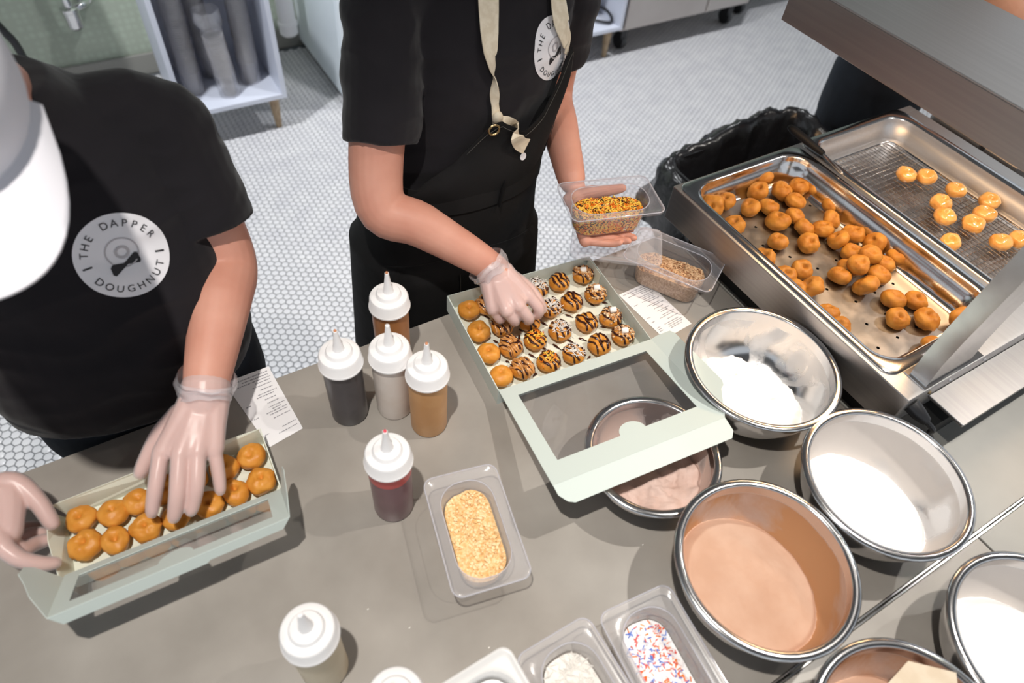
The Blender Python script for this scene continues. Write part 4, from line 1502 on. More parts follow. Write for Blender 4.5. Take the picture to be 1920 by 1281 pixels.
def hotel_pan(rect, dep, name, label, m_wall, m_floor, holes, rr=0.05):
    x0, x1, y0, y1 = rect
    w_, l_ = x1 - x0, y1 - y0
    z0 = HZ1 + 0.0018
    t = thing(name, label, 'pan', ((x0 + x1) / 2, (y0 + y1) / 2, z0))
    q = MB()
    lp = [rrect(w_, l_, 0.022, -0.0006, 8), rrect(w_ + 0.001, l_ + 0.001, 0.022, 0.0016, 8), rrect(w_ - 0.003, l_ - 0.003, 0.021, 0.0032, 8), rrect(w_ - 0.022, l_ - 0.022, rr, 0.0026, 8), rrect(w_ - 0.032, l_ - 0.032, rr, 0.0022, 8), rrect(w_ - 0.037, l_ - 0.037, rr - 0.002, 0.0, 8)]
    q.loft(lp, False, False)
    q.build('rim', m_polish, t, angle=50)
    q = MB()
    wl_ = [lp[-1], rrect(w_ - 0.040, l_ - 0.040, rr - 0.003, -0.006, 8), rrect(w_ - 0.043, l_ - 0.043, rr - 0.003, -0.018, 8), rrect(w_ - 0.047, l_ - 0.047, rr - 0.004, -0.020, 8), rrect(w_ - 0.056, l_ - 0.056, rr - 0.006, -dep + 0.014, 8),
           rrect(w_ - 0.060, l_ - 0.060, rr - 0.008, -dep + 0.007, 8), rrect(w_ - 0.072, l_ - 0.072, rr - 0.012, -dep + 0.001, 8), rrect(w_ - 0.080, l_ - 0.080, rr - 0.014, -dep, 8)]
    q.loft(wl_, False, False)
    q.build('pan_wall', m_wall, t, angle=60)
    bm = bmesh.new()
    ed = []
    loops = [rrect(w_ - 0.080, l_ - 0.080, rr - 0.014, -dep, 8)]
    if holes:
        nx, ny = holes
        for i in range(nx):
            for j in range(ny):
                hx_, hy_ = (i - (nx - 1) / 2) * 0.052 + (0.013 if j % 2 else -0.013), (j - (ny - 1) / 2) * 0.048
                loops.append([(hx_ + 0.0032 * math.cos(2 * math.pi * k / 8), hy_ + 0.0032 * math.sin(2 * math.pi * k / 8), -dep) for k in range(8)])
    for lo_ in loops:
        vv = [bm.verts.new(v) for v in lo_]
        ed += [bm.edges.new((vv[i], vv[(i + 1) % len(vv)])) for i in range(len(vv))]
    bmesh.ops.triangle_fill(bm, use_beauty=True, use_dissolve=False, edges=ed, normal=(0, 0, 1))
    me_ = bpy.data.meshes.new('pan_floor')
    bm.to_mesh(me_)
    bm.free()
    me_.materials.append(m_floor)
    link('pan_floor', me_, t, label='perforated floor' if holes else None)
    if holes:
        k = MB()
        for lo_ in loops[1:]:
            k.loft([lo_, [(x, y, z - 0.002) for x, y, z in lo_]], False, False)
        k.build('drain_holes', m_gapshade, t, kind='stuff')  # steel hole walls coloured black, recess shade painted in
    return t


DEP = 0.058
hotel_pan(P1, DEP, 'perforated_pan', 'deep perforated steel pan full of fried donuts', m_polish, m_panfloor, (5, 9))
hotel_pan(P2, DEP, 'roasting_pan', 'steel roasting pan with a wire rack, behind the perforated pan', m_steel, m_panfloor, None)
zf = HZ1 + 0.0018 - DEP

# wire rack
rk = thing('wire_rack', 'chrome wire cooling rack lying in the roasting pan', 'rack', ((P2[0] + P2[1]) / 2, (P2[2] + P2[3]) / 2, zf))
rw, rl = P2[1] - P2[0] - 0.085, P2[3] - P2[2] - 0.085
q = MB()
fr = rrect(rw, rl, 0.02, 0.011, 6)
q.tube(fr + [fr[0]], 0.0022, 8)
q.build('frame_wire', m_chrome, rk)
q = MB()
n = int(rw / 0.0105)
for i in range(1, n):
    x = -rw / 2 + rw * i / n
    q.tube([(x, -rl / 2 + 0.002, 0.0125), (x, rl / 2 - 0.002, 0.0125)], 0.0008, 5)
q.build('long_wires', m_chrome, rk, kind='stuff')
q = MB()
n = int(rl / 0.0125)
for i in range(1, n):
    y = -rl / 2 + rl * i / n
    q.tube([(-rw / 2 + 0.002, y, 0.011), (rw / 2 - 0.002, y, 0.011)], 0.0008, 5)
q.build('cross_wires', m_chrome, rk, kind='stuff')
for sx in (-1, 1):
    for sy in (-0.8, 0, 0.8):
        q = MB()
        q.tube([(sx * (rw / 2 - 0.02), sy * rl / 2, 0.011), (sx * (rw / 2 - 0.02), sy * rl / 2, 0.0012)], 0.0018, 6)
        q.build('foot', m_chrome, rk)

# utensil across the pan rims
t = thing('serving_utensil', 'utensil with a dark handle lying across the pan corners', 'utensil', tuple(W(1538, 283, 1.05)))
o_ = t.location.copy()
q = MB()
a, b_ = W(1484, 241, 1.066), W(1541, 286, 1.046)
q.tube([a - o_, a * .9 + b_ * .1 - o_, a * .5 + b_ * .5 - o_, b_ - o_], [0.009, 0.0105, 0.0098, 0.0075], 14, flat=0.75, dome=True)
q.build('handle', mat('navy_handle', srgb(12, 14, 20), 0.6, spec=0.2), t)
c_ = W(1578, 324, 1.0395)
q = MB()
q.tube([b_ - o_, c_ - o_], [0.0032, 0.0028], 8, dome=True)
q.build('shaft', m_polish, t)

# donuts in the perforated pan: photo position and how high in the pile
pan1 = [(1336, 386, 0), (1360, 377, 0), (1376, 422, 0), (1421, 359, 0), (1407, 389, 0), (1433, 337, 0), (1442, 388, 0), (1466, 358, 0), (1496, 325, 0), (1497, 350, 0), (1529, 354, 0), (1491, 377, 0),
        (1490, 405, 0), (1458, 415, 0), (1508, 427, 0), (1542, 429, 0), (1562, 382, 0), (1559, 412, 0), (1459, 453, 0), (1516, 456, 0), (1571, 450, 0), (1600, 439, 0), (1433, 484, 0), (1474, 516, 0),
        (1504, 506, 0), (1492, 544, 0), (1521, 539, 0), (1552, 586, 0), (1572, 614, 0), (1575, 517, 0), (1610, 496, 1), (1598, 474, 0), (1632, 477, 1), (1640, 456, 0), (1657, 495, 0), (1683, 482, 0),
        (1648, 516, 0), (1623, 536, 0), (1592, 502, 0), (1675, 561, 0), (1718, 564, 0), (1683, 597, 0), (1738, 599, 0), (1802, 597, 0), (1752, 649, 0)]
pan1.sort()
rnd = random.Random(21)
ordw = lambda k: '%d%s' % (k, 'th' if 10 < k % 100 < 14 else {1: 'st', 2: 'nd', 3: 'rd'}.get(k % 10, 'th'))
for i, (px, py, lv) in enumerate(pan1):
    side = rnd.random() < 0.25
    tl = (rnd.uniform(-.35, .35), rnd.uniform(-.35, .35)) if not side else (rnd.uniform(0.7, 1.1), rnd.uniform(-.2, .2))
    z = zf + 0.0142 + lv * 0.022 + (0.003 if side else 0)
    donut(W(px, py, z), 'fried', rnd.randrange(8), 'brown fried donut, %s from the left in the perforated pan' % ordw(i + 1), 'fried donuts in the perforated pan', rnd.uniform(0, 6.28), tl, rnd.uniform(0.96, 1.1))
pan2 = [(1699, 327), (1737, 331), (1792, 356), (1765, 380), (1772, 406), (1855, 377), (1846, 402), (1825, 420), (1781, 455), (1877, 454), (1912, 449)]
pan2.sort()
for i, (px, py) in enumerate(pan2):
    donut(W(px, py, zf + 0.0268), 'glazed', (i * 3 + 1) % 8, 'glazed golden donut, %s from the left on the wire rack' % ordw(i + 1), 'glazed donuts on the wire rack', rnd.uniform(0, 6.28), (rnd.uniform(-.15, .15), rnd.uniform(-.15, .15)), 1.02)

# fryer station beyond the pans
fz = 0.985
ft = thing('fryer_station', 'dark steel fryer station to the right of the roasting pan', 'fryer', (1.64, 0.0, 0))
for name, a in (('cabinet', (0.0, 0.62, 0.02, 0.74, 0.0, 0.94)), ('front_trim', (0.0, 0.05, 0.02, 0.74, 0.94, 0.985)), ('divider', (0.06, 0.30, 0.60, 0.74, 0.94, 1.0)), ('divider', (0.06, 0.30, 0.50, 0.59, 0.94, 0.992)), ('deck', (0.06, 0.62, 0.02, 0.48, 0.94, 0.975))):
    q = MB()
    q.box(*a, bev=0.003)
    q.build(name, m_steel2 if name in ('divider', 'cabinet') else m_steel, ft, smooth=False)

# ------------------------------------------------------------------ waste bin with black liner
bx0, bx1, by0, by1, bzt = 1.29, 1.79, 0.85, 1.16, 0.70
bn = thing('waste_bin', 'waste bin lined with a black bag behind the donut pans', 'bin', ((bx0 + bx1) / 2, (by0 + by1) / 2, 0))
w_, l_ = bx1 - bx0, by1 - by0
q = MB()
q.loft([rrect(w_ - 0.1, l_ - 0.1, 0.05, 0.0, 6), rrect(w_ - 0.02, l_ - 0.02, 0.05, bzt - 0.03, 6), rrect(w_, l_, 0.055, bzt - 0.03, 6), rrect(w_, l_, 0.055, bzt, 6), rrect(w_ - 0.015, l_ - 0.015, 0.05, bzt, 6), rrect(w_ - 0.1, l_ - 0.1, 0.045, 0.02, 6)], True, True)
q.build('bin_body', m_black, bn)
q = MB()
rings = []
_lp = [Vector(v) for v in rrect(w_, l_, 0.06, 0, 12)]
_lp.append(_lp[0])
bagloop = []
for a_, b_ in zip(_lp, _lp[1:]):
    k_ = max(1, int((b_ - a_).length / 0.012))
    bagloop += [tuple(a_.lerp(b_, i / k_)) for i in range(k_)]
prof = [(0.07, -0.17), (0.068, -0.13), (0.06, -0.09), (0.05, -0.05), (0.042, -0.015), (0.03, 0.012), (0.012, 0.022), (-0.006, 0.012), (-0.02, -0.02), (-0.035, -0.06), (-0.055, -0.14), (-0.08, -0.25), (-0.12, -0.45)]
for k, (dw, dz) in enumerate(prof):
    ring = []
    for j, (x, y, _) in enumerate(bagloop):
        ln = math.hypot(x, y)
        nx_, ny_ = x / ln, y / ln
        f = noise.fractal(Vector((x * 13, y * 13, dz * 9)), 0.8, 2.0, 4)
        g = noise.noise(Vector((x * 3.3 + 5, y * 3.3, 0.0)))
        amp = 0.02 if 1 < k else 0.05
        lift = (0.06 * max(g, -0.25) + 0.02 * noise.noise(Vector((x * 8, y * 8, 3.0)))) if 1 <= k <= 9 else 0.0
        ring.append((x + nx_ * (dw + amp * f), y + ny_ * (dw + amp * f), bzt + dz + 0.012 * f + lift))
    rings.append(ring)
q.loft(rings, False, True)
q.build('liner_bag', m_bag, bn, angle=180, label='black plastic liner folded over the rim')
# ------------------------------------------------------------------ people


def organic(mb, voxel, smooth=4, name='tmp', fac=0.5):
    """fuse overlapping closed shapes into one continuous skin"""
    me_ = mb.mesh(name, m_skin, smooth=False)
    o = bpy.data.objects.new(name, me_)
    col.objects.link(o)
    r = o.modifiers.new('r', 'REMESH')
    r.mode = 'VOXEL'
    r.voxel_size = voxel
    s = o.modifiers.new('s', 'SMOOTH')
    s.factor = fac
    s.iterations = smooth
    dg = bpy.context.evaluated_depsgraph_get()
    out = bpy.data.meshes.new_from_object(o.evaluated_get(dg))
    bpy.data.objects.remove(o)
    bpy.data.meshes.remove(me_)
    out.name = name
    out.materials.clear()
    out.polygons.foreach_set('use_smooth', [True] * len(out.polygons))
    out.update()
    return out


def part(name, me_, m_, parent, label=None, origin=None, disp=None):
    if disp:
        amp, sc_, st = disp
        n_ = len(me_.vertices)
        co = np.empty(n_ * 3, np.float32)
        no = np.empty(n_ * 3, np.float32)
        me_.vertices.foreach_get('co', co)
        me_.vertex_normals.foreach_get('vector', no)
        co = co.reshape(-1, 3)
        no = no.reshape(-1, 3)
        dv = np.array([noise.noise((p_[0] * sc_ * st[0], p_[1] * sc_ * st[1], p_[2] * sc_ * st[2])) for p_ in co], np.float32)
        dv += 0.5 * np.array([noise.noise((p_[0] * sc_ * 2.1 * st[0] + 7, p_[1] * sc_ * 2.1 * st[1], p_[2] * sc_ * 2.1 * st[2])) for p_ in co], np.float32)
        rg = np.array([noise.noise((p_[0] * sc_ * 1.3 * st[0] + 3, p_[1] * sc_ * 1.3 * st[1] + p_[0] * 6, p_[2] * sc_ * 1.3 * st[2])) for p_ in co], np.float32)
        dv += 1.6 * (0.22 - np.abs(rg))
        co += no * dv[:, None] * amp
        me_.vertices.foreach_set('co', co.ravel())
        me_.update()
    if origin is not None:
        me_.transform(Matrix.Translation(-Vector(origin)))
    me_.materials.append(m_)
    return link(name, me_, parent, label=label)


def limb(q, pts, rads, n=5, seg=16, flat=1.0, dome=True):
    q.tube(catmull(pts, n), lerps(rads, n), seg, flat=flat, dome=dome)


def torso(q, rings, n=5, seg=40, pw=2.3):
    """rings: (cx, cy, cz, rx, ry)"""
    P = catmull([Vector(r[:3]) for r in rings], n)
    RX, RY = lerps([r[3] for r in rings], n), lerps([r[4] for r in rings], n)
    out = []
    for c, rx, ry in zip(P, RX, RY):
        out.append([(c.x + rx * math.copysign(abs(math.cos(a)) ** (2 / pw), math.cos(a)), c.y + ry * math.copysign(abs(math.sin(a)) ** (2 / pw), math.sin(a)), c.z) for a in [2 * math.pi * j / seg for j in range(seg)]])
    q.loft(out)


def hand(q, wrist, mcp, fingers, thumb, grow=0.0, fr=0.0092, wr=0.021, across=None):
    """palm from metacarpals, four fingers and a thumb"""
    n_ = len(mcp)
    for i in range(n_):
        s = (i - 1.5) / 1.5
        a = wrist + (across * s * 0.013 if across else Vector())
        limb(q, [a, a * .45 + mcp[i] * .55, mcp[i]], [wr * 0.78 + grow, 0.0145 + grow, 0.0118 + grow], 4, 12)
    for i in range(n_ - 1):
        mid = (mcp[i] + mcp[i + 1]) / 2
        limb(q, [wrist, wrist * .4 + mid * .6, mid * .93 + wrist * .07], [wr * 0.75 + grow, 0.0145 + grow, 0.0105 + grow], 4, 12)
    for i, f in enumerate(fingers):
        k = [1.0, 1.04, 0.98, 0.86][i]
        pts = [mcp[i]] + list(f)
        rad = [fr * 1.14, fr * 1.03, fr * 0.93, fr * 0.80][:len(pts)]
        limb(q, pts, [r * k + grow for r in rad], 5, 14)
    limb(q, thumb, [0.0155 + grow, 0.0142 + grow, 0.0112 + grow, 0.0088 + grow][:len(thumb)], 5, 14)


def head(q, M_):
    """skull, face, nose, ears and chin in head space: -y forward, z up"""
    k = MB()
    k.ellipsoid((0, 0.012, 0.035), (0.075, 0.094, 0.085), 24, 16)
    k.ellipsoid((0, -0.022, -0.03), (0.062, 0.070, 0.085), 24, 16)
    k.ellipsoid((0, -0.045, -0.085), (0.034, 0.036, 0.026), 18, 12)
    k.tube(catmull([(0, -0.092, 0.022), (0, -0.103, -0.002), (0, -0.113, -0.022), (0, -0.098, -0.030)], 4), lerps([0.007, 0.009, 0.012, 0.009], 4), 10, dome=True)
    for s in (-1, 1):
        k.ellipsoid((s * 0.026, -0.078, 0.024), (0.02, 0.014, 0.007), 12, 8)
        k.ellipsoid((s * 0.034, -0.074, -0.02), (0.022, 0.018, 0.02), 12, 8)
        k.ellipsoid((s * 0.077, 0.012, -0.005), (0.008, 0.020, 0.032), 14, 10, Matrix.Rotation(0.2 * s, 4, 'Z'))
    q.add(k.v, k.f, 0, M_)


def face_parts(M_, parent, o_):
    for nm, pts, r_, m_ in (('eye', [(-0.030, -0.083, 0.006)], (0.013, 0.008, 0.008), m_eye), ('eye', [(0.030, -0.083, 0.006)], (0.013, 0.008, 0.008), m_eye)):
        q = MB()
        q.ellipsoid(pts[0], r_, 14, 10)
        e = link(nm, q.mesh(nm, m_, angle=180), parent)
        e.data.transform(Matrix.Translation(-Vector(o_)) @ M_)
        q = MB()
        q.ellipsoid((pts[0][0], pts[0][1] - 0.006, pts[0][2] - 0.001), (0.0052, 0.003, 0.0052), 12, 8)
        i_ = link('iris', q.mesh('iris', m_iris, angle=180), e)
        i_.data.transform(Matrix.Translation(-Vector(o_)) @ M_)
    q = MB()
    q.tube(catmull([(-0.024, -0.083, -0.058), (-0.012, -0.092, -0.055), (0, -0.094, -0.056), (0.012, -0.092, -0.055), (0.024, -0.083, -0.058)], 4), lerps([0.002, 0.005, 0.005, 0.005, 0.002], 4), 8, dome=True)
    l_ = link('mouth', q.mesh('mouth', m_lip, angle=180), parent)
    l_.data.transform(Matrix.Translation(-Vector(o_)) @ M_)
    for s in (-1, 1):
        q = MB()
        q.tube(catmull([(s * 0.012, -0.091, 0.026), (s * 0.03, -0.089, 0.031), (s * 0.046, -0.076, 0.026)], 4), lerps([0.003, 0.0032, 0.0016], 4), 8, dome=True)
        b_ = link('eyebrow', q.mesh('eyebrow', m_hair, angle=180), parent)
        b_.data.transform(Matrix.Translation(-Vector(o_)) @ M_)


def bvh_of(o):
    me_ = o.data
    M_ = o.matrix_basis if o.parent is None else Matrix.Translation(o.parent.location)
    return BVHTree.FromPolygons([M_ @ v.co for v in me_.vertices], [tuple(p_.vertices) for p_ in me_.polygons])


def text_mesh(ch, size):
    cu = bpy.data.curves.new('txt', 'FONT')
    cu.body = ch
    cu.size = size
    cu.align_x = 'CENTER'
    o = bpy.data.objects.new('txt', cu)
    col.objects.link(o)
    dg = bpy.context.evaluated_depsgraph_get()
    me_ = bpy.data.meshes.new_from_object(o.evaluated_get(dg))
    vs = [v.co.copy() for v in me_.vertices]
    fs = [tuple(p_.vertices) for p_ in me_.polygons]
    bpy.data.objects.remove(o)
    bpy.data.curves.remove(cu)
    bpy.data.meshes.remove(me_)
    return vs, fs


def logo(tree, px, py, rad, roll, parent, o_):
    """round shirt print: ring of lettering round a donut with a bow tie"""
    cpos = Vector((0, 0, CZ))
    hit = tree.ray_cast(cpos, ray(px, py))
    if hit[0] is None:
        return
    c = hit[0]
    # average the cloth normal over the print
    n_ = Vector()
    for dx_, dy_ in ((0, 0), (25, 0), (-25, 0), (0, 25), (0, -25)):
        h = tree.ray_cast(cpos, ray(px + dx_, py + dy_))
        if h[0] is not None:
            n_ += h[1] if h[1].dot(cpos - h[0]) > 0 else -h[1]
    n_.normalize()
    up = Vector((0, 0, 1))
    up = (up - n_ * up.dot(n_)).normalized()
    rt = up.cross(n_).normalized()
    cr, sr = math.cos(roll), math.sin(roll)
    rt, up = rt * cr + up * sr, up * cr - rt * sr

    def place(vs, lift):
        out = []
        for v in vs:
            p_ = c + rt * v[0] + up * v[1]
            h = tree.ray_cast(p_ + n_ * 0.08, -n_, 0.2)
            out.append((h[0] if h[0] is not None else p_) + n_ * lift - Vector(o_))
        return out
    q = MB()
    vs, fs = [(0, 0)], []
    NR, NS = 12, 48
    for i in range(1, NR + 1):
        for j in range(NS):
            vs.append((rad * i / NR * math.cos(2 * math.pi * j / NS), rad * i / NR * math.sin(2 * math.pi * j / NS)))
    for j in range(NS):
        fs.append((0, 1 + j, 1 + (j + 1) % NS))
    for i in range(NR - 1):
        for j in range(NS):
            fs.append((1 + i * NS + j, 1 + (i + 1) * NS + j, 1 + (i + 1) * NS + (j + 1) % NS, 1 + i * NS + (j + 1) % NS))
    q.add(place(vs, 0.0012), fs)
    disc = q.build('shirt_print', m_print, parent, angle=180, label='round white print')
    q = MB()
    sz_ = rad * 0.24
    top_ = 'THE DAPPER'
    for i, ch in enumerate(top_):
        if ch == ' ':
            continue
        a = math.radians(180 - 14 - i * 15.5)
        vs, fs = text_mesh(ch, sz_)
        r_ = rad * 0.70
        T = Matrix.Translation((r_ * math.cos(a), r_ * math.sin(a), 0)) @ Matrix.Rotation(a - math.pi / 2, 4, 'Z')
        q.add(place([T @ v for v in vs], 0.002), fs)
    for i, ch in enumerate('DOUGHNUT'):
        a = math.radians(216 + i * 16.5)
        vs, fs = text_mesh(ch, sz_)
        r_ = rad * 0.87
        T = Matrix.Translation((r_ * math.cos(a), r_ * math.sin(a), 0)) @ Matrix.Rotation(a + math.pi / 2, 4, 'Z')
        q.add(place([T @ v for v in vs], 0.002), fs)
    for a in (math.radians(188), math.radians(352)):
        w_, h_2 = rad * 0.02, rad * 0.10
        r_ = rad * 0.78
        T = Matrix.Translation((r_ * math.cos(a), r_ * math.sin(a), 0)) @ Matrix.Rotation(a - math.pi / 2, 4, 'Z')
        q.add(place([T @ Vector(v) for v in ((-w_, -h_2, 0), (w_, -h_2, 0), (w_, h_2, 0), (-w_, h_2, 0))], 0.002), [(0, 1, 2, 3)])
    q.build('lettering', m_printk, disc, smooth=False)
    q = MB()
    for r0, r1 in ((0.10, 0.16), (0.33, 0.36)):
        vs, fs = [], []
        for j in range(36):
            a = 2 * math.pi * j / 36
            for r_ in (r0, r1):
                vs.append((rad * r_ * math.cos(a), rad * (0.08 + r_ * math.sin(a))))
        for j in range(36):
            k = (j + 1) % 36
            fs.append((2 * j, 2 * j + 1, 2 * k + 1, 2 * k))
        q.add(place(vs, 0.002), fs)
    q.build('donut_outline', m_printg, disc, smooth=False)
    q = MB()
    s = rad
    vs = [(-0.33, -0.36), (-0.27, -0.40), (-0.02, -0.24), (0.04, -0.20), (0.30, -0.22), (0.33, -0.16), (0.30, 0.02), (0.24, 0.04), (0.03, -0.12), (-0.03, -0.16), (-0.27, -0.14), (-0.33, -0.20)]
    vs = [(x * s, (y - 0.02) * s) for x, y in vs]
    cc = [((vs[3][0] + vs[9][0]) / 2, (vs[3][1] + vs[9][1]) / 2)]
    q.add(place(vs + cc, 0.002), [(12, i, (i + 1) % 12) for i in range(12)])
    q.build('bow_tie', m_printk, disc, smooth=False)


glove_m = clear_mat('vinyl_glove', (0.93, 0.91, 0.92, 1), 0.34, (0.97, 0.88, 0.87, 1), 0.5, 0.3)
cuff_m = clear_mat('vinyl_cuff', (0.93, 0.92, 0.93, 1), 0.30, (0.86, 0.84, 0.87, 1), 0.7, 0.22)


def cuff(pts, rads, parent, o_, seed, seg=40):
    """loose rolled glove cuff with soft pleats"""
    P = catmull(pts, 4)
    Rr = lerps(rads, 4)
    rings = []
    t0 = (P[1] - P[0]).normalized()
    u = t0.cross(Vector((0, 0, 1))).normalized()
    for i, p_ in enumerate(P):
        t = (P[min(i + 1, len(P) - 1)] - P[max(i - 1, 0)]).normalized()
        u = (u - t * u.dot(t)).normalized()
        v = t.cross(u)
        ring = []
        for j in range(seg):
            a = 2 * math.pi * j / seg
            k = 1 + 0.10 * noise.noise((math.cos(a) * 1.6 + seed, math.sin(a) * 1.6, i * 0.25)) + 0.05 * noise.noise((math.cos(a) * 4 + seed, math.sin(a) * 4, i * 0.6))
            ring.append(p_ + (u * math.cos(a) + v * math.sin(a)) * Rr[i] * k - Vector(o_) + t * 0.004 * noise.noise((math.cos(a) * 2, math.sin(a) * 2, seed)))
        rings.append(ring)
    q = MB()
    q.loft(rings, False, False)
    return q.build('glove_cuff', cuff_m, parent, angle=180)


# =============================== person with the white cap
O1 = Vector((-0.12, 0.93, 0.0))
p1 = thing('person', 'person in a white cap and black t-shirt packing the small donut box with gloved hands', 'person', O1)
sh_l, el_l, wr_l = Vector((0.030, 0.95, 1.275)), W(418, 492, 1.075), W(386, 722, 1.028)
sh_r, el_r, wr_r = Vector((-0.28, 0.95, 1.28)), Vector((-0.43, 0.86, 1.09)), W(-52, 925, 0.985)
HM1 = Matrix.Translation((-0.153, 0.700, 1.495)) @ Matrix.Rotation(math.radians(3), 4, 'Z') @ Matrix.Rotation(math.radians(31), 4, 'X')


def p1_left_hand(q, g=0.0):
    mcp = [W(302, 852, 1.0), W(337, 856, 1.004), W(371, 852, 1.0), W(402, 844, 0.992)]
    fing = [[W(292, 912, 0.984), W(287, 945, 0.968), W(285, 961, 0.958)], [W(333, 918, 0.986), W(329, 953, 0.968), W(326, 970, 0.957)],
            [W(369, 908, 0.984), W(363, 942, 0.966), W(359, 958, 0.957)], [W(409, 885, 0.975), W(412, 909, 0.964), W(413, 920, 0.958)]]
    th = [W(340, 775, 1.01), W(304, 815, 0.993), W(278, 858, 0.977), W(264, 886, 0.968)]
    ac = (mcp[3] - mcp[0]).normalized()
    hand(q, W(384, 748, 1.02), mcp, fing, th, g, 0.0092, 0.027, ac)


def p1_right_hand(q, g=0.0):
    # reaches in from the left edge and pinches the end wall of the box
    mcp = [W(8, 1028, 0.985), W(4, 1006, 0.974), W(4, 990, 0.960), W(0, 975, 0.948)]
    fing = [[W(36, 1048, 0.976), W(76, 1057, 0.962), W(102, 1056, 0.952)], [W(36, 1030, 0.955), W(66, 1020, 0.935), W(86, 1013, 0.928)],
            [W(32, 1012, 0.938), W(60, 1002, 0.924), W(80, 1000, 0.918)], [W(24, 994, 0.928), W(50, 990, 0.916), W(68, 988, 0.912)]]
    th = [W(-30, 920, 0.99), W(24, 905, 0.99), W(68, 938, 0.975), W(97, 981, 0.957)]
    ac = (mcp[3] - mcp[0]).normalized()
    hand(q, wr_r, mcp, fing, th, g, 0.0094, 0.026, ac)
    limb(q, [W(-20, 930, 0.985), W(15, 930, 0.985), W(16, 1000, 0.98)], [0.02 + g, 0.0185 + g, 0.015 + g], 4, 12)


q = MB()
limb(q, [sh_l, sh_l * .5 + el_l * .5 + Vector((0.004, 0.006, 0)), el_l, el_l * .62 + wr_l * .38 + Vector((0.006, 0, 0.004)), wr_l, W(384, 748, 1.02)], [0.056, 0.054, 0.050, 0.044, 0.0305, 0.029], 6, 22)
limb(q, [sh_r, sh_r * .5 + el_r * .5, el_r, el_r * .6 + wr_r * .4, wr_r], [0.056, 0.053, 0.048, 0.042, 0.029], 6, 22)
p1_left_hand(q)
p1_right_hand(q)
torso(q, [(-0.12, 0.93, 0.92, 0.13, 0.09), (-0.12, 0.93, 1.1, 0.13, 0.09), (-0.125, 0.96, 1.24, 0.12, 0.075), (-0.13, 0.955, 1.30, 0.09, 0.06), (-0.135, 0.93, 1.36, 0.06, 0.05)])
limb(q, [(-0.135, 0.93, 1.36), (-0.14, 0.85, 1.42), (-0.148, 0.76, 1.465)], [0.06, 0.055, 0.055], 5, 18)
head(q, HM1)
part('body', organic(q, 0.0028, 5, 'body'), m_skin, p1, origin=O1)
face_parts(HM1, p1, O1)

q = MB()
torso(q, [(-0.12, 0.870, 0.945, 0.188, 0.150), (-0.12, 0.872, 0.985, 0.192, 0.155), (-0.12, 0.892, 1.06, 0.192, 0.150), (-0.12, 0.920, 1.14, 0.186, 0.135), (-0.12, 0.940, 1.22, 0.180, 0.122), (-0.125, 0.950, 1.28, 0.164, 0.106), (-0.132, 0.950, 1.34, 0.112, 0.082), (-0.136, 0.93, 1.385, 0.076, 0.066)])
sl = sh_l * .27 + el_l * .73
limb(q, [(-0.045, 0.955, 1.30), sh_l + Vector((0.002, 0, 0.0)), sh_l * .65 + el_l * .35 + Vector((0.006, 0, 0)), sl + Vector((0.003, 0, 0.004))], [0.058, 0.068, 0.072, 0.070], 6, 24, dome=False)
sr_ = sh_r * .52 + el_r * .48
limb(q, [(-0.20, 0.955, 1.30), sh_r, sh_r * .75 + el_r * .25, sr_], [0.062, 0.071, 0.073, 0.070], 6, 24, dome=False)
tee1 = part('t_shirt', organic(q, 0.004, 5, 't_shirt'), m_tee, p1, 'black cotton t-shirt', O1, (0.0045, 7.0, (1.0, 1.0, 2.4)))
q = MB()
torso(q, [(-0.115, 0.90, 0.70, 0.17, 0.115), (-0.115, 0.893, 0.82, 0.186, 0.135), (-0.115, 0.885, 0.90, 0.184, 0.128), (-0.115, 0.885, 0.965, 0.176, 0.125)])
for s in (-1, 1):
    limb(q, [(-0.115 + s * 0.09, 0.91, 0.80), (-0.115 + s * 0.095, 0.92, 0.48), (-0.115 + s * 0.10, 0.93, 0.09)], [0.095, 0.072, 0.058], 6, 20, dome=False)
part('jeans', organic(q, 0.006, 4, 'jeans'), m_jean, p1, 'dark denim jeans', O1)
for s in (-1, 1):
    q = MB()
    limb(q, [(-0.115 + s * 0.10, 0.98, 0.045), (-0.115 + s * 0.10, 0.93, 0.055), (-0.115 + s * 0.105, 0.86, 0.04), (-0.115 + s * 0.108, 0.78, 0.034)], [0.042, 0.052, 0.045, 0.034], 5, 16)
    part('shoe', organic(q, 0.006, 3, 'shoe'), m_shoe, p1, origin=O1)
# gloves
q = MB()
p1_left_hand(q, 0.0014)
limb(q, [wr_l, W(385, 748, 1.02)], [0.033, 0.0325], 4, 20)
g1 = part('glove', organic(q, 0.0019, 4, 'glove'), glove_m, p1, 'clear vinyl glove', O1)
cuff([W(386, 752, 1.02), W(386, 738, 1.026), W(387, 722, 1.034), W(389, 706, 1.045)], [0.0335, 0.0365, 0.0395, 0.040], g1, O1, 1.3)
q = MB()
p1_right_hand(q, 0.0014)
g2 = part('glove', organic(q, 0.0019, 4, 'glove'), glove_m, p1, 'clear vinyl glove', O1)
cuff([W(-40, 925, 0.985), W(-60, 920, 0.99), W(-85, 912, 0.997)], [0.030, 0.035, 0.039], g2, O1, 4.1)
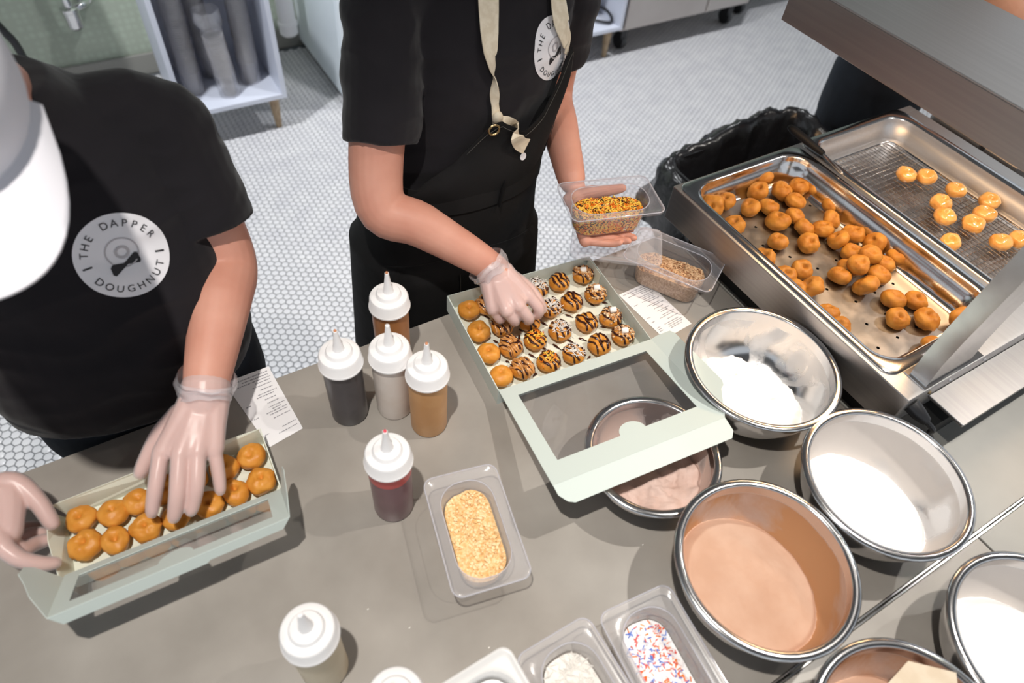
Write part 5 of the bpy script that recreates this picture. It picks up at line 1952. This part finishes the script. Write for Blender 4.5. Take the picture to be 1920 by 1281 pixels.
# cap
q = MB()
N_ = 40
rings = []
for k in range(0, 13):
    a = math.radians(-26 + 116 * k / 12)
    rr = math.cos(max(a, 0.0))
    rings.append([HM1 @ Vector((0.088 * rr * math.cos(2 * math.pi * j / N_), 0.010 + 0.112 * rr * math.sin(2 * math.pi * j / N_), 0.040 + 0.096 * math.sin(a))) - O1 for j in range(N_)])
q.loft(rings, False, True)
cp = q.build('cap', m_cap, p1, angle=180, label='white baseball cap')
q = MB()
NU, NV = 24, 10
vs = []
for side in (0, 1):
    for j in range(NV + 1):
        for i in range(NU + 1):
            a = math.radians(196 + 148 * i / NU)
            bx, by = 0.0855 * math.cos(a), 0.010 + 0.109 * math.sin(a)
            u = -1 + 2 * i / NU
            ln = 0.088 * (1 - abs(u) ** 3.2) ** 0.6
            v = j / NV
            x = bx * (1 + 0.12 * v)
            y = by - ln * v
            z = 0.012 - 0.014 * (x / 0.085) ** 2 - 0.012 * v + (0.0 if side == 0 else -0.004)
            vs.append(HM1 @ Vector((x, y, z)) - O1)
fs = []
K = (NU + 1) * (NV + 1)
for j in range(NV):
    for i in range(NU):
        a = j * (NU + 1) + i
        fs.append((a, a + 1, a + NU + 2, a + NU + 1))
        fs.append((K + a, K + a + NU + 1, K + a + NU + 2, K + a + 1))
bd = [i for i in range(NU + 1)] + [j * (NU + 1) + NU for j in range(1, NV + 1)] + [NV * (NU + 1) + i for i in range(NU - 1, -1, -1)] + [j * (NU + 1) for j in range(NV - 1, 0, -1)]
for k in range(len(bd)):
    a, b_ = bd[k], bd[(k + 1) % len(bd)]
    fs.append((b_, a, K + a, K + b_))
q.add(vs, fs)
q.build('brim', m_cap, cp, angle=60)
q = MB()
q.ellipsoid(HM1 @ Vector((0, 0.012, 0.038)) - O1, (0.001, 0.001, 0.001), 8, 6)
q.lathe([(0.0, 0.0), (0.005, 0.0), (0.006, -0.002), (0.004, -0.004)], 12, M=Matrix.Translation(-O1) @ HM1 @ Matrix.Translation((0, 0.01, 0.139)))
q.build('top_button', m_cap, cp)
# hair below the cap
q = MB()
hr = MB()
hr.ellipsoid((0, 0.040, -0.015), (0.078, 0.075, 0.075), 24, 16)
for s in (-1, 1):
    hr.ellipsoid((s * 0.066, 0.035, -0.02), (0.021, 0.045, 0.055), 14, 10)
    hr.ellipsoid((s * 0.060, -0.018, 0.0), (0.014, 0.025, 0.03), 14, 10)
hr.ellipsoid((0, 0.105, -0.03), (0.03, 0.035, 0.045), 14, 10)
q.add(hr.v, hr.f, 0, HM1)
part('hair', organic(q, 0.004, 3, 'hair'), m_hair, p1, origin=O1)
tr = bvh_of(tee1)
logo(tr, 230, 478, 0.0575, math.radians(-8), p1, O1)

# =============================== person in the apron
O2 = Vector((0.50, 1.0, 0.0))
p2 = thing('person', 'person in a black apron with cream straps holding a tub and topping donuts', 'person', O2)
sR, eR, wR = Vector((0.405, 1.01, 1.345)), W(712, 382, 1.09), W(918, 498, 1.01)
sL, eL, wL = Vector((0.765, 1.03, 1.345)), Vector((0.765, 1.035, 1.105)), W(1072, 338, 1.045)
HM2 = Matrix.Translation((0.585, 0.985, 1.575)) @ Matrix.Rotation(math.radians(-4), 4, 'Z') @ Matrix.Rotation(math.radians(30), 4, 'X')


def p2_right_hand(q, g=0.0):
    mcp = [W(991, 556, 0.986), W(973, 574, 0.986), W(950, 583, 0.981), W(925, 579, 0.973)]
    fing = [[W(1010, 578, 0.971), W(1008, 590, 0.955), W(1003, 590, 0.945)], [W(990, 595, 0.966), W(990, 600, 0.950), W(986, 594, 0.942)],
            [W(964, 600, 0.962), W(966, 602, 0.948), W(968, 594, 0.942)], [W(936, 597, 0.956), W(940, 598, 0.946), W(944, 590, 0.942)]]
    th = [W(955, 520, 0.995), W(985, 540, 0.985), W(1006, 562, 0.972), W(1016, 579, 0.958)]
    ac = (mcp[3] - mcp[0]).normalized()
    hand(q, W(930, 515, 1.0), mcp, fing, th, g, 0.0087, 0.025, ac)


# the tub of sprinkles that the left hand holds: rim corners in the photo
tz = 1.078
tc4 = [(1048, 338), (1226, 320), (1243, 404), (1060, 424)]
Pt = [W(*k, tz) for k in tc4]
tcn = sum(Pt, Vector()) / 4
tdl = (Pt[1] + Pt[2] - Pt[0] - Pt[3])
tang = math.atan2(tdl.y, tdl.x)
lx_, ly_ = Vector((math.cos(tang), math.sin(tang), 0)), Vector((-math.sin(tang), math.cos(tang), 0))


def tb(a, b_, z):
    return tcn + lx_ * a + ly_ * b_ + Vector((0, 0, z - tz))


def p2_left_hand(q, g=0.0):
    zb = tz - 0.063 - 0.0105
    mcp = [tb(-0.020, 0.022, zb - 0.002), tb(-0.030, 0.004, zb - 0.003), tb(-0.038, -0.012, zb - 0.003), tb(-0.045, -0.026, zb - 0.002)]
    fing = [[tb(0.016, 0.010, zb), tb(0.036, -0.002, zb), tb(0.050, -0.014, zb + 0.002)], [tb(0.010, -0.012, zb), tb(0.032, -0.024, zb), tb(0.046, -0.038, zb + 0.003)],
            [tb(0.0, -0.028, zb), tb(0.020, -0.040, zb + 0.002), tb(0.030, -0.049, zb + 0.008)], [tb(-0.010, -0.040, zb), tb(0.004, -0.048, zb + 0.004), tb(0.012, -0.053, zb + 0.010)]]
    th = [tb(-0.050, 0.062, 1.03), tb(-0.018, 0.060, 1.042), tb(0.016, 0.052, 1.05), tb(0.044, 0.048, 1.056)]
    ac = (mcp[3] - mcp[0]).normalized()
    hand(q, wL * .75 + mcp[1] * .25, mcp, fing, th, g, 0.0086, 0.023, ac)


q = MB()
limb(q, [sR, sR * .5 + eR * .5 + Vector((-0.004, 0.004, 0)), eR, eR * .62 + wR * .38 + Vector((0.0, 0, 0.004)), wR, W(932, 517, 1.0)], [0.05, 0.047, 0.0435, 0.0385, 0.0265, 0.0255], 6, 22)
limb(q, [sL, sL * .5 + eL * .5, eL, eL * .6 + wL * .4, wL], [0.05, 0.047, 0.043, 0.037, 0.0265], 6, 22)
p2_right_hand(q)
p2_left_hand(q)
torso(q, [(0.50, 0.99, 0.90, 0.13, 0.085), (0.53, 0.99, 1.08, 0.11, 0.075), (0.575, 1.01, 1.25, 0.13, 0.075), (0.585, 1.03, 1.345, 0.14, 0.055), (0.59, 1.035, 1.40, 0.07, 0.05)])
limb(q, [(0.59, 1.04, 1.38), (0.588, 1.02, 1.46), (0.586, 0.995, 1.53)], [0.058, 0.05, 0.05], 5, 18)
head(q, HM2)
part('body', organic(q, 0.0028, 5, 'body'), m_skin, p2, origin=O2)
face_parts(HM2, p2, O2)
q = MB()
hr = MB()
hr.ellipsoid((0, 0.025, 0.045), (0.083, 0.096, 0.088), 24, 16)
hr.ellipsoid((0, 0.07, -0.02), (0.075, 0.05, 0.085), 20, 14)
hr.ellipsoid((0, 0.125, 0.02), (0.04, 0.035, 0.04), 16, 12)
q.add(hr.v, hr.f, 0, HM2)
part('hair', organic(q, 0.004, 3, 'hair'), m_hair, p2, origin=O2)

TR2 = [(0.50, 0.985, 0.90, 0.172, 0.122), (0.508, 0.985, 0.98, 0.160, 0.118), (0.525, 0.99, 1.06, 0.150, 0.112), (0.548, 1.0, 1.14, 0.155, 0.112), (0.570, 1.01, 1.22, 0.168, 0.118), (0.582, 1.02, 1.29, 0.172, 0.116), (0.587, 1.03, 1.345, 0.165, 0.092), (0.59, 1.035, 1.385, 0.115, 0.074), (0.59, 1.035, 1.415, 0.072, 0.062)]
q = MB()
torso(q, TR2)
sl = sR * .33 + eR * .67
limb(q, [(0.47, 1.03, 1.34), sR + Vector((0.0, 0, 0.0)), sR * .7 + eR * .3, sl], [0.058, 0.062, 0.064, 0.0615], 6, 24, dome=False)
sl = sL * .33 + eL * .67
limb(q, [(0.70, 1.035, 1.34), sL, sL * .7 + eL * .3, sl], [0.058, 0.062, 0.064, 0.0615], 6, 24, dome=False)
tee2 = part('t_shirt', organic(q, 0.004, 5, 't_shirt'), m_tee, p2, 'black cotton t-shirt', O2, (0.005, 7.0, (1.0, 1.0, 2.2)))
q = MB()
torso(q, [(0.50, 1.0, 0.70, 0.168, 0.118), (0.50, 0.992, 0.84, 0.180, 0.125), (0.505, 0.99, 0.95, 0.165, 0.118), (0.512, 0.99, 0.99, 0.156, 0.112)])
for s in (-1, 1):
    limb(q, [(0.50 + s * 0.085, 1.0, 0.80), (0.50 + s * 0.09, 1.01, 0.48), (0.50 + s * 0.095, 1.02, 0.09)], [0.09, 0.068, 0.055], 6, 20, dome=False)
part('trousers', organic(q, 0.006, 4, 'trousers'), m_jean, p2, 'black trousers', O2)
for s in (-1, 1):
    q = MB()
    limb(q, [(0.50 + s * 0.095, 1.07, 0.045), (0.50 + s * 0.095, 1.02, 0.055), (0.50 + s * 0.10, 0.95, 0.04), (0.50 + s * 0.105, 0.87, 0.034)], [0.042, 0.05, 0.045, 0.034], 5, 16)
    part('shoe', organic(q, 0.006, 3, 'shoe'), m_shoe, p2, origin=O2)
tr2 = bvh_of(tee2)


def ring2(z):
    for a, b_ in zip(TR2, TR2[1:]):
        if a[2] <= z <= b_[2]:
            k = (z - a[2]) / (b_[2] - a[2])
            return [a[i] + (b_[i] - a[i]) * k for i in range(5)]
    r_ = list(TR2[0])
    r_[2] = z
    k = (0.90 - z)
    r_[3] += 0.010 + k * 0.05
    r_[4] += 0.010 + k * 0.05
    return r_


def surf2(phi, z, off):
    """point of the apron: phi = 0 is straight ahead (-y), + is to picture right"""
    c0, c1, c2, rx, ry = ring2(z)
    a = phi - math.pi / 2
    pw = 2 / 2.3
    return Vector((c0 + (rx + off) * math.copysign(abs(math.cos(a)) ** pw, math.cos(a)), c1 + (ry + off) * math.copysign(abs(math.sin(a)) ** pw, math.sin(a)), z))


def bib_top(u):
    """height of the bib edge over u in -1..1 (left to right)"""
    xs = [-1.0, -0.62, -0.40, -0.18, -0.08, 0.12, 0.36, 0.58, 0.66, 0.80, 1.0]
    zs = [1.035, 1.095, 1.125, 1.185, 1.20, 1.165, 1.180, 1.255, 1.272, 1.19, 1.06]
    return float(np.interp(u, xs, zs))


def sheet(fn, NU, NV, th, name, m_, parent):
    vs, fs = [], []
    for side in (0, 1):
        for j in range(NV + 1):
            for i in range(NU + 1):
                vs.append(fn(i / NU, j / NV, side * th) - O2)
    K_ = (NU + 1) * (NV + 1)
    for j in range(NV):
        for i in range(NU):
            a = j * (NU + 1) + i
            fs.append((a, a + NU + 1, a + NU + 2, a + 1))
            fs.append((K_ + a, K_ + a + 1, K_ + a + NU + 2, K_ + a + NU + 1))
    bd_ = [i for i in range(NU + 1)] + [j * (NU + 1) + NU for j in range(1, NV + 1)] + [NV * (NU + 1) + i for i in range(NU - 1, -1, -1)] + [j * (NU + 1) for j in range(NV - 1, 0, -1)]
    for k in range(len(bd_)):
        a, b_ = bd_[k], bd_[(k + 1) % len(bd_)]
        fs.append((a, b_, K_ + b_, K_ + a))
    qq = MB()
    qq.add(vs, fs)
    return qq.build(name, m_, parent, angle=50)


def skirt(u, v, off):
    z = 0.50 + (1.045 - 0.50) * v
    phi = (u * 2 - 1) * math.radians(118)
    w_ = 0.006 * math.sin(phi * 7 + 1.0) * (1 - v)
    return surf2(phi, z, 0.014 + off + w_)


def bib(u, v, off):
    uu = u * 2 - 1
    z = 1.04 + (bib_top(uu) - 1.04) * v
    phi = uu * math.radians(82 - 18 * v)
    sag = 0.012 * math.sin(math.pi * v) * (1 - uu * uu) + 0.016 * max(0, v - 0.75) * 4 * (0.4 + 0.6 * math.cos(uu * 5))
    return surf2(phi, z, 0.013 + off + max(sag, 0))


ap = sheet(skirt, 60, 30, 0.0025, 'apron_skirt', m_apron, p2)
bb_ = sheet(bib, 60, 14, 0.0025, 'apron_bib', m_apron, p2)
wb = sheet(lambda u, v, off: surf2((u * 2 - 1) * math.radians(120), 1.03 + 0.045 * v, 0.0185 + off), 60, 3, 0.002, 'waistband', m_apron, p2)
for s in (-1, 1):
    pk = sheet(lambda u, v, off: surf2(math.radians(-4 + s * 32 + (u * 2 - 1) * 26), 0.74 + 0.20 * v - (0.03 * (u if s > 0 else 1 - u) * v), 0.0185 + off), 16, 10, 0.002, 'pocket', m_apron, ap)
# twill seams and the little loop on the waistband
m_seam = mat('grey_stitching', srgb(70, 68, 64), 0.8)
q = MB()
for s in (-1, 1):
    pts = [surf2(math.radians(-4 + s * 32 - 26 * s), z, 0.0215) - O2 for z in np.linspace(0.72, 0.93, 10)]
    q.tube(pts, 0.0006, 5)
q.tube([bib(i / 60, 1.0, 0.004) - Vector((0, 0, 0.008)) - O2 for i in range(2, 59)], 0.0006, 5)
q.build('stitching', m_seam, ap)
q = MB()
k = [surf2(math.radians(6), z, 0.0235) - O2 for z in (1.078, 1.05, 1.025)]
q.tube(k, 0.0045, 8, flat=0.3)
q.build('belt_loop', m_apron, wb)


def cloth_point(px, py, lift, trees):
    c0 = Vector((0, 0, CZ))
    best = None
    for t_ in trees:
        h = t_.ray_cast(c0, ray(px, py))
        if h[0] is not None and (best is None or h[3] < best[3]):
            best = h
    if best is None:
        return None
    n_ = best[1] if best[1].dot(c0 - best[0]) > 0 else -best[1]
    return best[0] + n_ * lift, n_


def ribbon(pxs, widths, twists, lift, name, parent, m_, trees, th=0.0016):
    P, N_2 = [], []
    for px, py in pxs:
        h_ = cloth_point(px, py, lift, trees)
        if h_ is None:
            continue
        a, n_ = h_
        P.append(a)
        N_2.append(n_)
    widths, twists = widths[-len(P):], twists[-len(P):]
    P = catmull(P, 5)
    Nn = catmull(N_2, 5)
    Wd_ = lerps(widths, 5)
    Tw = lerps(twists, 5)
    rings = []
    for i, p_ in enumerate(P):
        t_ = (P[min(i + 1, len(P) - 1)] - P[max(i - 1, 0)]).normalized()
        n_ = Nn[i].normalized()
        s_ = t_.cross(n_).normalized()
        n_ = s_.cross(t_).normalized()
        c_1, s_1 = math.cos(Tw[i]), math.sin(Tw[i])
        a_, b_ = s_ * c_1 + n_ * s_1, n_ * c_1 - s_ * s_1
        hw = Wd_[i] / 2
        rings.append([p_ + a_ * hw + b_ * th / 2 - O2, p_ - a_ * hw + b_ * th / 2 - O2, p_ - a_ * hw - b_ * th / 2 - O2, p_ + a_ * hw - b_ * th / 2 - O2])
    qq = MB()
    qq.loft(rings)
    return qq.build(name, m_, parent, angle=40)


trees2 = [tr2, bvh_of(ap), bvh_of(bb_)]
# continue the straps over the shoulders to the neck
st1 = ribbon([project((0.538, 0.995, 1.398))[:2], project((0.545, 0.97, 1.378))[:2], (905, -60), (912, -20), (913, 20), (914, 60), (917, 100), (921, 128), (924, 150), (924, 172), (924, 195), (926, 215), (928, 232)],
             [0.034, 0.034, 0.034, 0.034, 0.034, 0.033, 0.029, 0.020, 0.012, 0.016, 0.014, 0.016, 0.012], [0, 0, 0, 0, 0, 0.1, 0.35, 0.8, 1.5, 2.6, 3.1, 3.1, 3.1], 0.007, 'apron_strap', p2, m_strap, [tr2])
ribbon([(926, 222), (938, 222), (950, 222), (960, 232), (964, 248), (970, 262), (980, 270)], [0.012, 0.014, 0.016, 0.018, 0.022, 0.026, 0.028], [0.6, 0.4, 0, -0.3, -0.2, 0, 0], 0.010, 'strap_tail', st1, m_strap, [trees2[2], tr2])
q = MB()
a, n_ = cloth_point(927, 217, 0.010, [tr2])
q.ellipsoid(a - O2, (0.010, 0.008, 0.012), 14, 10)
q.build('knot', m_strap, st1, angle=180)
st2 = ribbon([project((0.644, 0.995, 1.398))[:2], project((0.640, 0.97, 1.378))[:2], (1030, -60), (1036, -20), (1042, 15), (1048, 50), (1055, 78), (1052, 102)], [0.034, 0.034, 0.034, 0.034, 0.034, 0.034, 0.032, 0.018], [0.0, 0.0, 0.0, 0.0, 0.0, 0.05, 0.1, 0.2], 0.009, 'apron_strap', p2, m_strap, [tr2])
a, n_ = cloth_point(925, 242, 0.003, [trees2[2], tr2])
q = MB()
Mx = Matrix.Translation(a - O2) @ n_.to_track_quat('Z', 'Y').to_matrix().to_4x4()
q.lathe([(0.0075, 0.0), (0.0085, 0.0016), (0.0105, 0.0016), (0.0115, 0.0), (0.0075, 0.0)], 24, M=Mx)
q.build('grommet', m_brass, bb_)
a, n_ = cloth_point(980, 293, 0.0012, [trees2[2], trees2[1]])
q = MB()
Mx = Matrix.Translation(a - O2) @ n_.to_track_quat('Z', 'Y').to_matrix().to_4x4()
q.lathe([(0.0, 0.0008), (0.0068, 0.0008), (0.0072, 0.0)], 20, M=Mx)
q.build('woven_badge', m_print, bb_)
logo(tr2, 1040, 92, 0.052, math.radians(0), p2, O2)
q = MB()
p2_right_hand(q, 0.0014)
limb(q, [W(918, 503, 1.006), W(930, 516, 1.0)], [0.029, 0.0285], 4, 20)
g3 = part('glove', organic(q, 0.0019, 4, 'glove'), glove_m, p2, 'clear vinyl glove', O2)
cuff([W(934, 522, 0.997), W(926, 512, 1.002), W(918, 503, 1.008), W(909, 494, 1.016)], [0.029, 0.034, 0.037, 0.037], g3, O2, 2.2)

m_sprmix = bpy.data.materials.new('sprinkle_mix')
m_sprmix.use_nodes = True
nt = m_sprmix.node_tree
vo = nt.nodes.new('ShaderNodeTexVoronoi')
vo.inputs['Scale'].default_value = 420
tc = nt.nodes.new('ShaderNodeTexCoord')
nt.links.new(tc.outputs['Object'], vo.inputs['Vector'])
sx_ = nt.nodes.new('ShaderNodeSeparateColor')
nt.links.new(vo.outputs['Color'], sx_.inputs[0])
rp = nt.nodes.new('ShaderNodeValToRGB')
rp.color_ramp.interpolation = 'CONSTANT'
rp.color_ramp.elements[0].color = srgb(62, 34, 14)
rp.color_ramp.elements[1].position = 0.25
rp.color_ramp.elements[1].color = srgb(232, 120, 18)
rp.color_ramp.elements.new(0.6).color = srgb(248, 206, 84)
nt.links.new(sx_.outputs[0], rp.inputs['Fac'])
nt.links.new(rp.outputs['Color'], nt.nodes['Principled BSDF'].inputs['Base Color'])
# held tub of orange sprinkles and the clear lid under it
t_sp = thing('food_tub', 'clear food tub of orange and yellow sprinkles held in a hand', 'container', (tcn.x, tcn.y, tz - 0.063), tang - math.pi / 2, 'ninth-size food tubs')
tub_parts(t_sp, m_clear)
tub_fill(t_sp, 'orange_sprinkles', 'orange, yellow and brown sprinkles in the held tub', 'sprinkles', m_sprmix, 0.036, 0.006, (0, 0), seed=15.0, mats=[m_sprY, m_sprO, m_sprB, m_sprY], grains=1900, gsize=0.0013, grain='rod')
lc = [W(1062, 428, 0.972), W(1081, 463, 0.972), W(1262, 490, 0.981), W(1222, 440, 0.981)]
lo_ = sum(lc, Vector()) / 4
t = thing('tub_lid', 'clear empty tub lid resting on the nut tub under the held tub', 'lid', lo_)
dl = (lc[2] + lc[3] - lc[0] - lc[1]).normalized()
nl = dl.cross(Vector((0, 0, 1))).normalized() * -1
nz = dl.cross(nl)
if nz.z < 0:
    nz = -nz
Ml = Matrix((nl, dl, nz)).transposed().to_4x4()
q = MB()
q.loft([rrect(0.104, 0.172, 0.013, -0.006), rrect(0.105, 0.173, 0.0135, 0.0), rrect(0.102, 0.170, 0.0125, 0.0015), rrect(0.088, 0.156, 0.012, 0.0012), rrect(0.080, 0.148, 0.03, -0.0035), rrect(0.066, 0.134, 0.03, -0.0045)], False, True, M=Ml)
q.build('lid_plate', m_lidclear, t, angle=40)

# =============================== third person behind the warmer
O3 = Vector((2.10, 1.10, 0.0))
p3 = thing('person', 'person in dark clothes at the fryer, mostly hidden by the heat hood', 'person', O3)
HM3 = Matrix.Translation((2.12, 0.99, 1.60)) @ Matrix.Rotation(math.radians(8), 4, 'X')
q = MB()
a3 = Vector((1.90, 1.06, 1.36))
e3 = W(1872, 6, 1.20)
h3 = Vector((2.12, 0.72, 1.08))
limb(q, [a3, a3 * .5 + e3 * .5, e3, e3 * .55 + h3 * .45, h3], [0.05, 0.046, 0.043, 0.037, 0.027], 6, 20)
mcp3 = [h3 + Vector((0.045, -0.055, -0.01)), h3 + Vector((0.06, -0.05, -0.012)), h3 + Vector((0.07, -0.04, -0.014)), h3 + Vector((0.078, -0.028, -0.016))]
hand(q, h3 + Vector((0.01, -0.01, 0)), mcp3, [[m_ + Vector((0.025, -0.02, -0.008)), m_ + Vector((0.04, -0.03, -0.025)), m_ + Vector((0.042, -0.032, -0.042))] for m_ in mcp3], [h3, h3 + Vector((0.02, -0.045, 0)), h3 + Vector((0.045, -0.075, -0.01)), h3 + Vector((0.062, -0.09, -0.022))], 0.0, 0.009, 0.022, Vector((0.6, 0.6, 0)))
b3 = Vector((2.30, 1.06, 1.36))
e4, h4 = Vector((2.38, 0.95, 1.14)), Vector((2.28, 0.74, 1.06))
limb(q, [b3, b3 * .5 + e4 * .5, e4, e4 * .55 + h4 * .45, h4], [0.05, 0.046, 0.043, 0.037, 0.027], 6, 20)
mcp4 = [h4 + Vector((-0.045, -0.055, -0.01)), h4 + Vector((-0.03, -0.06, -0.012)), h4 + Vector((-0.014, -0.064, -0.014)), h4 + Vector((0.002, -0.06, -0.016))]
hand(q, h4 + Vector((-0.01, -0.01, 0)), mcp4, [[m_ + Vector((-0.01, -0.03, -0.008)), m_ + Vector((-0.015, -0.045, -0.025)), m_ + Vector((-0.016, -0.046, -0.042))] for m_ in mcp4], [h4, h4 + Vector((-0.04, -0.02, 0)), h4 + Vector((-0.065, -0.05, -0.01)), h4 + Vector((-0.075, -0.07, -0.022))], 0.0, 0.009, 0.022, Vector((0.8, 0, 0)))
torso(q, [(2.10, 1.10, 0.92, 0.13, 0.085), (2.10, 1.09, 1.1, 0.12, 0.08), (2.10, 1.08, 1.26, 0.13, 0.075), (2.10, 1.08, 1.37, 0.15, 0.055), (2.10, 1.08, 1.42, 0.07, 0.05)])
limb(q, [(2.10, 1.08, 1.40), (2.11, 1.04, 1.48), (2.12, 1.01, 1.55)], [0.058, 0.05, 0.05], 5, 18)
head(q, HM3)
part('body', organic(q, 0.0035, 5, 'body'), m_skin2, p3, origin=O3)
face_parts(HM3, p3, O3)
q = MB()
hr = MB()
hr.ellipsoid((0, 0.025, 0.045), (0.083, 0.096, 0.088), 24, 16)
hr.ellipsoid((0, 0.06, -0.01), (0.075, 0.05, 0.07), 20, 14)
q.add(hr.v, hr.f, 0, HM3)
part('hair', organic(q, 0.005, 3, 'hair'), m_hair, p3, origin=O3)
q = MB()
torso(q, [(2.10, 1.10, 0.93, 0.175, 0.125), (2.10, 1.09, 1.05, 0.165, 0.120), (2.10, 1.085, 1.2, 0.178, 0.122), (2.10, 1.08, 1.31, 0.18, 0.105), (2.10, 1.08, 1.38, 0.14, 0.08), (2.10, 1.08, 1.42, 0.08, 0.066)])
for sh_, el_ in ((a3, e3), (b3, e4)):
    limb(q, [Vector((2.10, 1.08, 1.35)) * .35 + sh_ * .65, sh_, sh_ * .6 + el_ * .4], [0.062, 0.068, 0.062], 6, 22, dome=False)
part('t_shirt', organic(q, 0.006, 4, 't_shirt'), m_tee, p3, 'dark t-shirt', O3)
q = MB()
torso(q, [(2.08, 1.10, 0.70, 0.175, 0.125), (2.085, 1.10, 0.84, 0.182, 0.135), (2.10, 1.10, 0.95, 0.17, 0.122)])
for s in (-1, 1):
    limb(q, [(2.08 + s * 0.09, 1.11, 0.80), (2.08 + s * 0.095, 1.12, 0.48), (2.08 + s * 0.10, 1.13, 0.09)], [0.092, 0.07, 0.056], 6, 20, dome=False)
part('trousers', organic(q, 0.007, 4, 'trousers'), m_jean, p3, 'dark navy trousers', O3)
for s in (-1, 1):
    q = MB()
    limb(q, [(2.08 + s * 0.10, 1.18, 0.045), (2.08 + s * 0.10, 1.13, 0.055), (2.08 + s * 0.105, 1.06, 0.04), (2.08 + s * 0.108, 0.98, 0.034)], [0.042, 0.052, 0.045, 0.034], 5, 16)
    part('shoe', organic(q, 0.006, 3, 'shoe'), m_shoe, p3, origin=O3)
